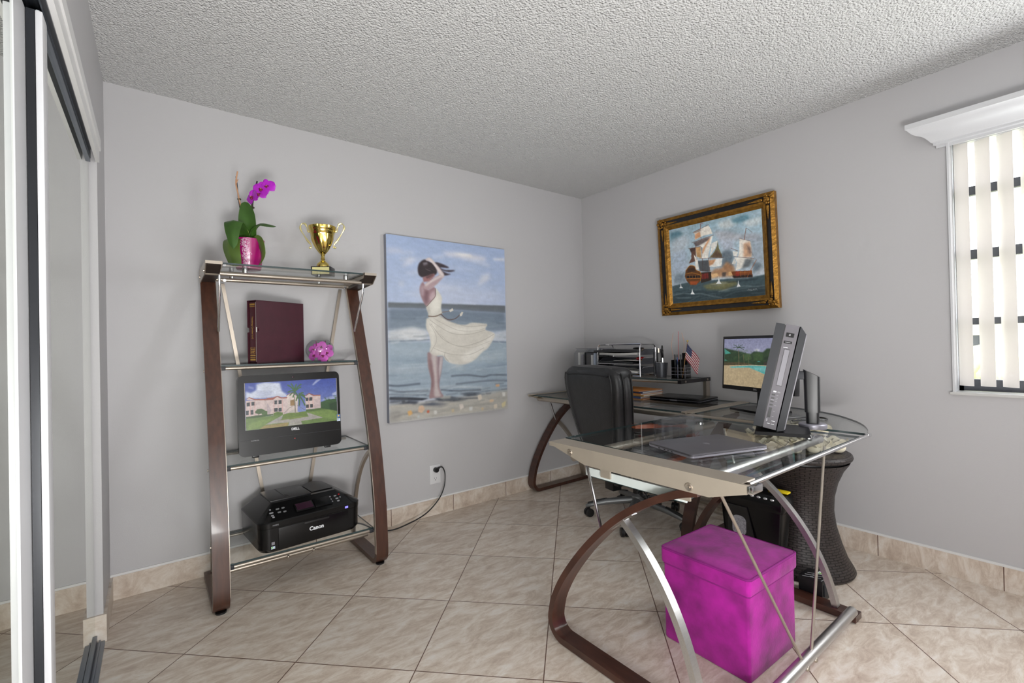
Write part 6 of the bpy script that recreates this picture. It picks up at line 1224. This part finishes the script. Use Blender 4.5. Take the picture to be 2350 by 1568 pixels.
for s in (-1, 1):
    y = s * 0.295
    ar = MB().strap(spline([(-0.235, s * 0.235, 0.66), (-0.15, y, 0.665), (0.02, y, 0.655), (0.14, y, 0.62), (0.17, y, 0.54), (0.10, y, 0.46), (0.0, s * 0.25, 0.43)], 6), (0, 1, 0), 0.052, 0.022).build('armrest', 'wood_arm', ec)
    m = MB(); m.loft([[(x, y + q, 0.672 + h - 0.02 * max(0, x)) for q, h in rrect(w, 0.034, 0.014, 4)] for x, w in ((-0.13, 0.03), (-0.12, 0.06), (0.0, 0.068), (0.10, 0.062), (0.12, 0.03))]); m.build('arm_pad', 'leather', ar, 60)
m = MB(); m.box((-0.20, 0.13, 0.40), (0.045, 0.03, 0.12)); m.box((-0.20, 0.13, 0.345), (0.03, 0.06, 0.02)); m.build('back_bracket', 'brushed_steel', ec, 0)

# ---------------------------------------------------------------- magenta storage ottoman
ot = thing('storage_ottoman', 'magenta suede storage cube with a lid under the front glass desk', 'ottoman', (-1.290, -1.955, 0), math.radians(-1.5))
bw, bd, bh = 0.338, 0.335, 0.300
m = MB(); m.loft([rr_ring(bw - 0.008, bd - 0.008, 0.008, 0.001), rr_ring(bw, bd, 0.01, 0.008), rr_ring(bw, bd, 0.01, 0.16), rr_ring(bw, bd, 0.01, bh)]); m.build('box', 'suede', ot, 40)
m = MB(); m.loft([rr_ring(bw + 0.012, bd + 0.012, 0.012, bh - 0.004), rr_ring(bw + 0.016, bd + 0.016, 0.014, bh + 0.004), rr_ring(bw + 0.016, bd + 0.016, 0.014, bh + 0.045), rr_ring(bw + 0.008, bd + 0.008, 0.014, bh + 0.052), rr_ring(bw - 0.06, bd - 0.06, 0.02, bh + 0.059)]); lid_ = m.build('lid', 'suede', ot, 40)
MB().tube([(x, y, bh + 0.050) for x, y in rrect(bw + 0.012, bd + 0.012, 0.016, 5)], 0.0042, 8, closed=True).build('piping', 'suede_dark', lid_)
m = MB(); m.prism(rrect(bw + 0.004, bd + 0.004, 0.011, 4), lambda u, v: (u, v, bh - 0.012), lambda u, v: (u, v, bh - 0.004)); m.build('lid_seam', 'suede_dark', ot, 0)
MB().ball((-0.010, -(bd + 0.016) / 2 - 0.0, bh + 0.02), 0.0, seg=6) if False else None

# ---------------------------------------------------------------- wicker side table with flowers on it
UC = (-0.405, -1.880)
ut = thing('wicker_table', 'dark hourglass-shaped wicker table behind the front desk', 'table', (UC[0], UC[1], 0))
prof = [(0.218, 0.004), (0.222, 0.012), (0.214, 0.03), (0.192, 0.07), (0.168, 0.14), (0.147, 0.22), (0.138, 0.30), (0.142, 0.37), (0.158, 0.44), (0.182, 0.50), (0.205, 0.535), (0.209, 0.545)]
def wick(prof, name, par, seg=64, reps=14, vs=22.0):
    me = bpy.data.meshes.new(name); vs_, fs, uvs = [], [], []
    for r, z in prof:
        for k in range(seg + 1): vs_.append((r * math.cos(2 * PI * k / seg), r * math.sin(2 * PI * k / seg), z))
    for i in range(len(prof) - 1):
        for k in range(seg):
            a = i * (seg + 1) + k; fs.append((a, a + 1, a + seg + 2, a + seg + 1))
    me.from_pydata(vs_, [], fs); ul = me.uv_layers.new(name='weave')
    acc = [0]
    for i in range(1, len(prof)): acc.append(acc[-1] + math.hypot(prof[i][0] - prof[i - 1][0], prof[i][1] - prof[i - 1][1]))
    for L in me.loops:
        v = L.vertex_index; i, k = divmod(v, seg + 1); ul.data[L.index].uv = (k / seg * reps, acc[i] * vs)
    me.materials.append(MATS['wicker']); me.shade_smooth()
    o = bpy.data.objects.new(name, me); COL.objects.link(o); o.parent = par; return o
fine = []
for i in range(len(prof) - 1):
    for t in (0, 0.5): fine.append((prof[i][0] * (1 - t) + prof[i + 1][0] * t, prof[i][1] * (1 - t) + prof[i + 1][1] * t))
fine.append(prof[-1])
wick(fine, 'body', ut)
MB().lathe([(0.198, 0.545), (0.198, 0.556), (0, 0.556)], 48).build('collar', 'black_plastic', ut)
wick([(0.206, 0.555), (0.218, 0.558), (0.222, 0.568), (0.218, 0.580), (0.205, 0.587), (0.12, 0.588), (0.001, 0.588)], 'lid', ut, reps=20)
MB().lathe([(0.0, 0.0), (0.21, 0.0), (0.21, 0.010), (0, 0.010)], 48).build('foot_ring', 'black_plastic', ut)
fa = thing('white_blossom_arrangement', 'cream artificial blossoms heaped on the wicker table under the glass', 'flowers', (UC[0] - 0.030, UC[1] + 0.022, 0.589), -0.655)
rs = random.Random(9)
for k in range(17):
    x = -0.165 + 0.33 * (k % 6) / 5 + rs.uniform(-0.012, 0.012); y = (-0.08, 0.0, 0.07)[k // 6] + rs.uniform(-0.02, 0.02); zb = (0.0, 0.06, 0.012)[k // 6]
    if k >= 12: x = -0.13 + 0.26 * (k - 12) / 4
    if k // 6 == 1: x *= 0.85
    m = MB(); s_ = rs.uniform(0.058, 0.074)
    for q in range(9):
        a = 2 * PI * q / 9 * 1.6 + rs.uniform(0, 1); t = 0.3 + 0.7 * q / 8; tl = 0.9 - 0.5 * t
        Mx = Matrix.Translation((x, y, 0.025 + zb)) @ Matrix.Rotation(a, 4, 'Z') @ Matrix.Rotation(-tl, 4, 'Y')
        m.sheet(lambda u, v, Mx=Mx, s_=s_, t=t: tuple(Mx @ Vector((s_ * (0.2 + 0.9 * t * v), s_ * (u - 0.5) * 1.25 * math.sin(PI * (0.15 + 0.75 * v)), s_ * 0.35 * v * v * (1 - (2 * u - 1) ** 2 * 0.4)))), 4, 4, 0.0012)
    m.ball((x, y, 0.026 + zb), s_ * 0.5, (1, 1, 0.8), 10)
    m.build('blossom', 'shell_white', fa, 60)
m = MB(); m.lathe([(0, 0.0005), (0.13, 0.0005), (0.135, 0.006), (0, 0.012)], 32); m.build('mat', 'stem', fa)

# ---------------------------------------------------------------- paper shredder
sd = thing('paper_shredder', 'black paper shredder with silver buttons behind the magenta cube', 'shredder', (-0.672, -1.768, 0))
m = MB(); m.loft([[(x, y, z) for x, y in rrect(d, w, 0.015, 3)] for z, w, d in ((0.006, 0.25, 0.070), (0.34, 0.30, 0.105))]); m.build('bin', 'gloss_black', sd, 30)
m = MB(); m.loft([[(x + o, y, z) for x, y in rrect(d, w, 0.02, 4)] for z, w, d, o in ((0.338, 0.315, 0.118, 0), (0.352, 0.325, 0.128, 0), (0.385, 0.325, 0.128, 0), (0.412, 0.30, 0.105, 0.006), (0.418, 0.26, 0.08, 0.01))]); hd_ = m.build('head', 'gloss_black', sd, 35)
m = MB(); m.prism(rrect(0.068, 0.095, 0.025, 5, 0.02, 0.235), lambda u, v: (-0.0605, u + 0.028, v), lambda u, v: (-0.052, u + 0.028, v)); m.build('bin_window', 'granite', sd, 30)
m = MB(); m.loft([[(-0.052 + i, y + 0.03, z) for y, z in [(-0.075, 0.10), (0.08, 0.10), (0.075, 0.33), (-0.02, 0.33)]] for i in (-0.006, 0.0)]); m.build('front_panel', 'black_plastic', sd, 0)
for k in range(7):
    MB().ball((-0.060, 0.075 - 0.031 * k, 0.397), 0.0085, (0.5, 1.2, 0.7), 10).build('button', 'silver_button', hd_)
m = MB(); m.box((0.012, 0.055, 0.424), (0.03, 0.12, 0.014), bevel=0.006); m.build('paper_guide', 'light_grey', hd_)
m = MB(); m.box((0.02, -0.11, 0.424), (0.035, 0.09, 0.010), bevel=0.004); m.build('release_lever', 'yellow', hd_)

# ---------------------------------------------------------------- tool case on the floor
tc_ = thing('tool_case', 'flat black plastic case with printed diagrams on the floor by the wicker table', 'case', (-0.676, -2.034, 0), math.radians(-4))
m = MB(); m.box((0.0, 0.0, 0.046), (0.104, 0.10, 0.088), bevel=0.006); m.build('body', 'black_plastic', tc_)
m = MB(); m.box((0.0, -0.052, 0.05), (0.085, 0.005, 0.05), bevel=0.002); m.build('side_panel', 'charcoal', tc_)
m = MB(); m.box((0.032, -0.012, 0.0906), (0.026, 0.03, 0.0008)); s_ = m.build('sticker', 'white_mark', tc_, 0)
m = MB(); m.box((0.027, -0.012, 0.0914), (0.010, 0.018, 0.0006)); m.build('sticker_mark', 'sticker_green', s_, 0)
m = MB()
for x0 in (-0.038, -0.014, 0.010): m.box((x0, 0.0, 0.0904), (0.004, 0.07, 0.0006), rz=0.5); m.box((x0 + 0.002, 0.0, 0.0907), (0.011, 0.012, 0.0006), rz=0.5)
m.box((-0.02, -0.043, 0.0905), (0.05, 0.004, 0.0006)); m.split('diagram', 'grey_mark', tc_, 0)
m = MB().tube([(0.050, -0.03, 0.03), (0.062, -0.03, 0.03), (0.062, 0.02, 0.03), (0.050, 0.02, 0.03)], 0.006, 8); m.build('handle', 'black_plastic', tc_)
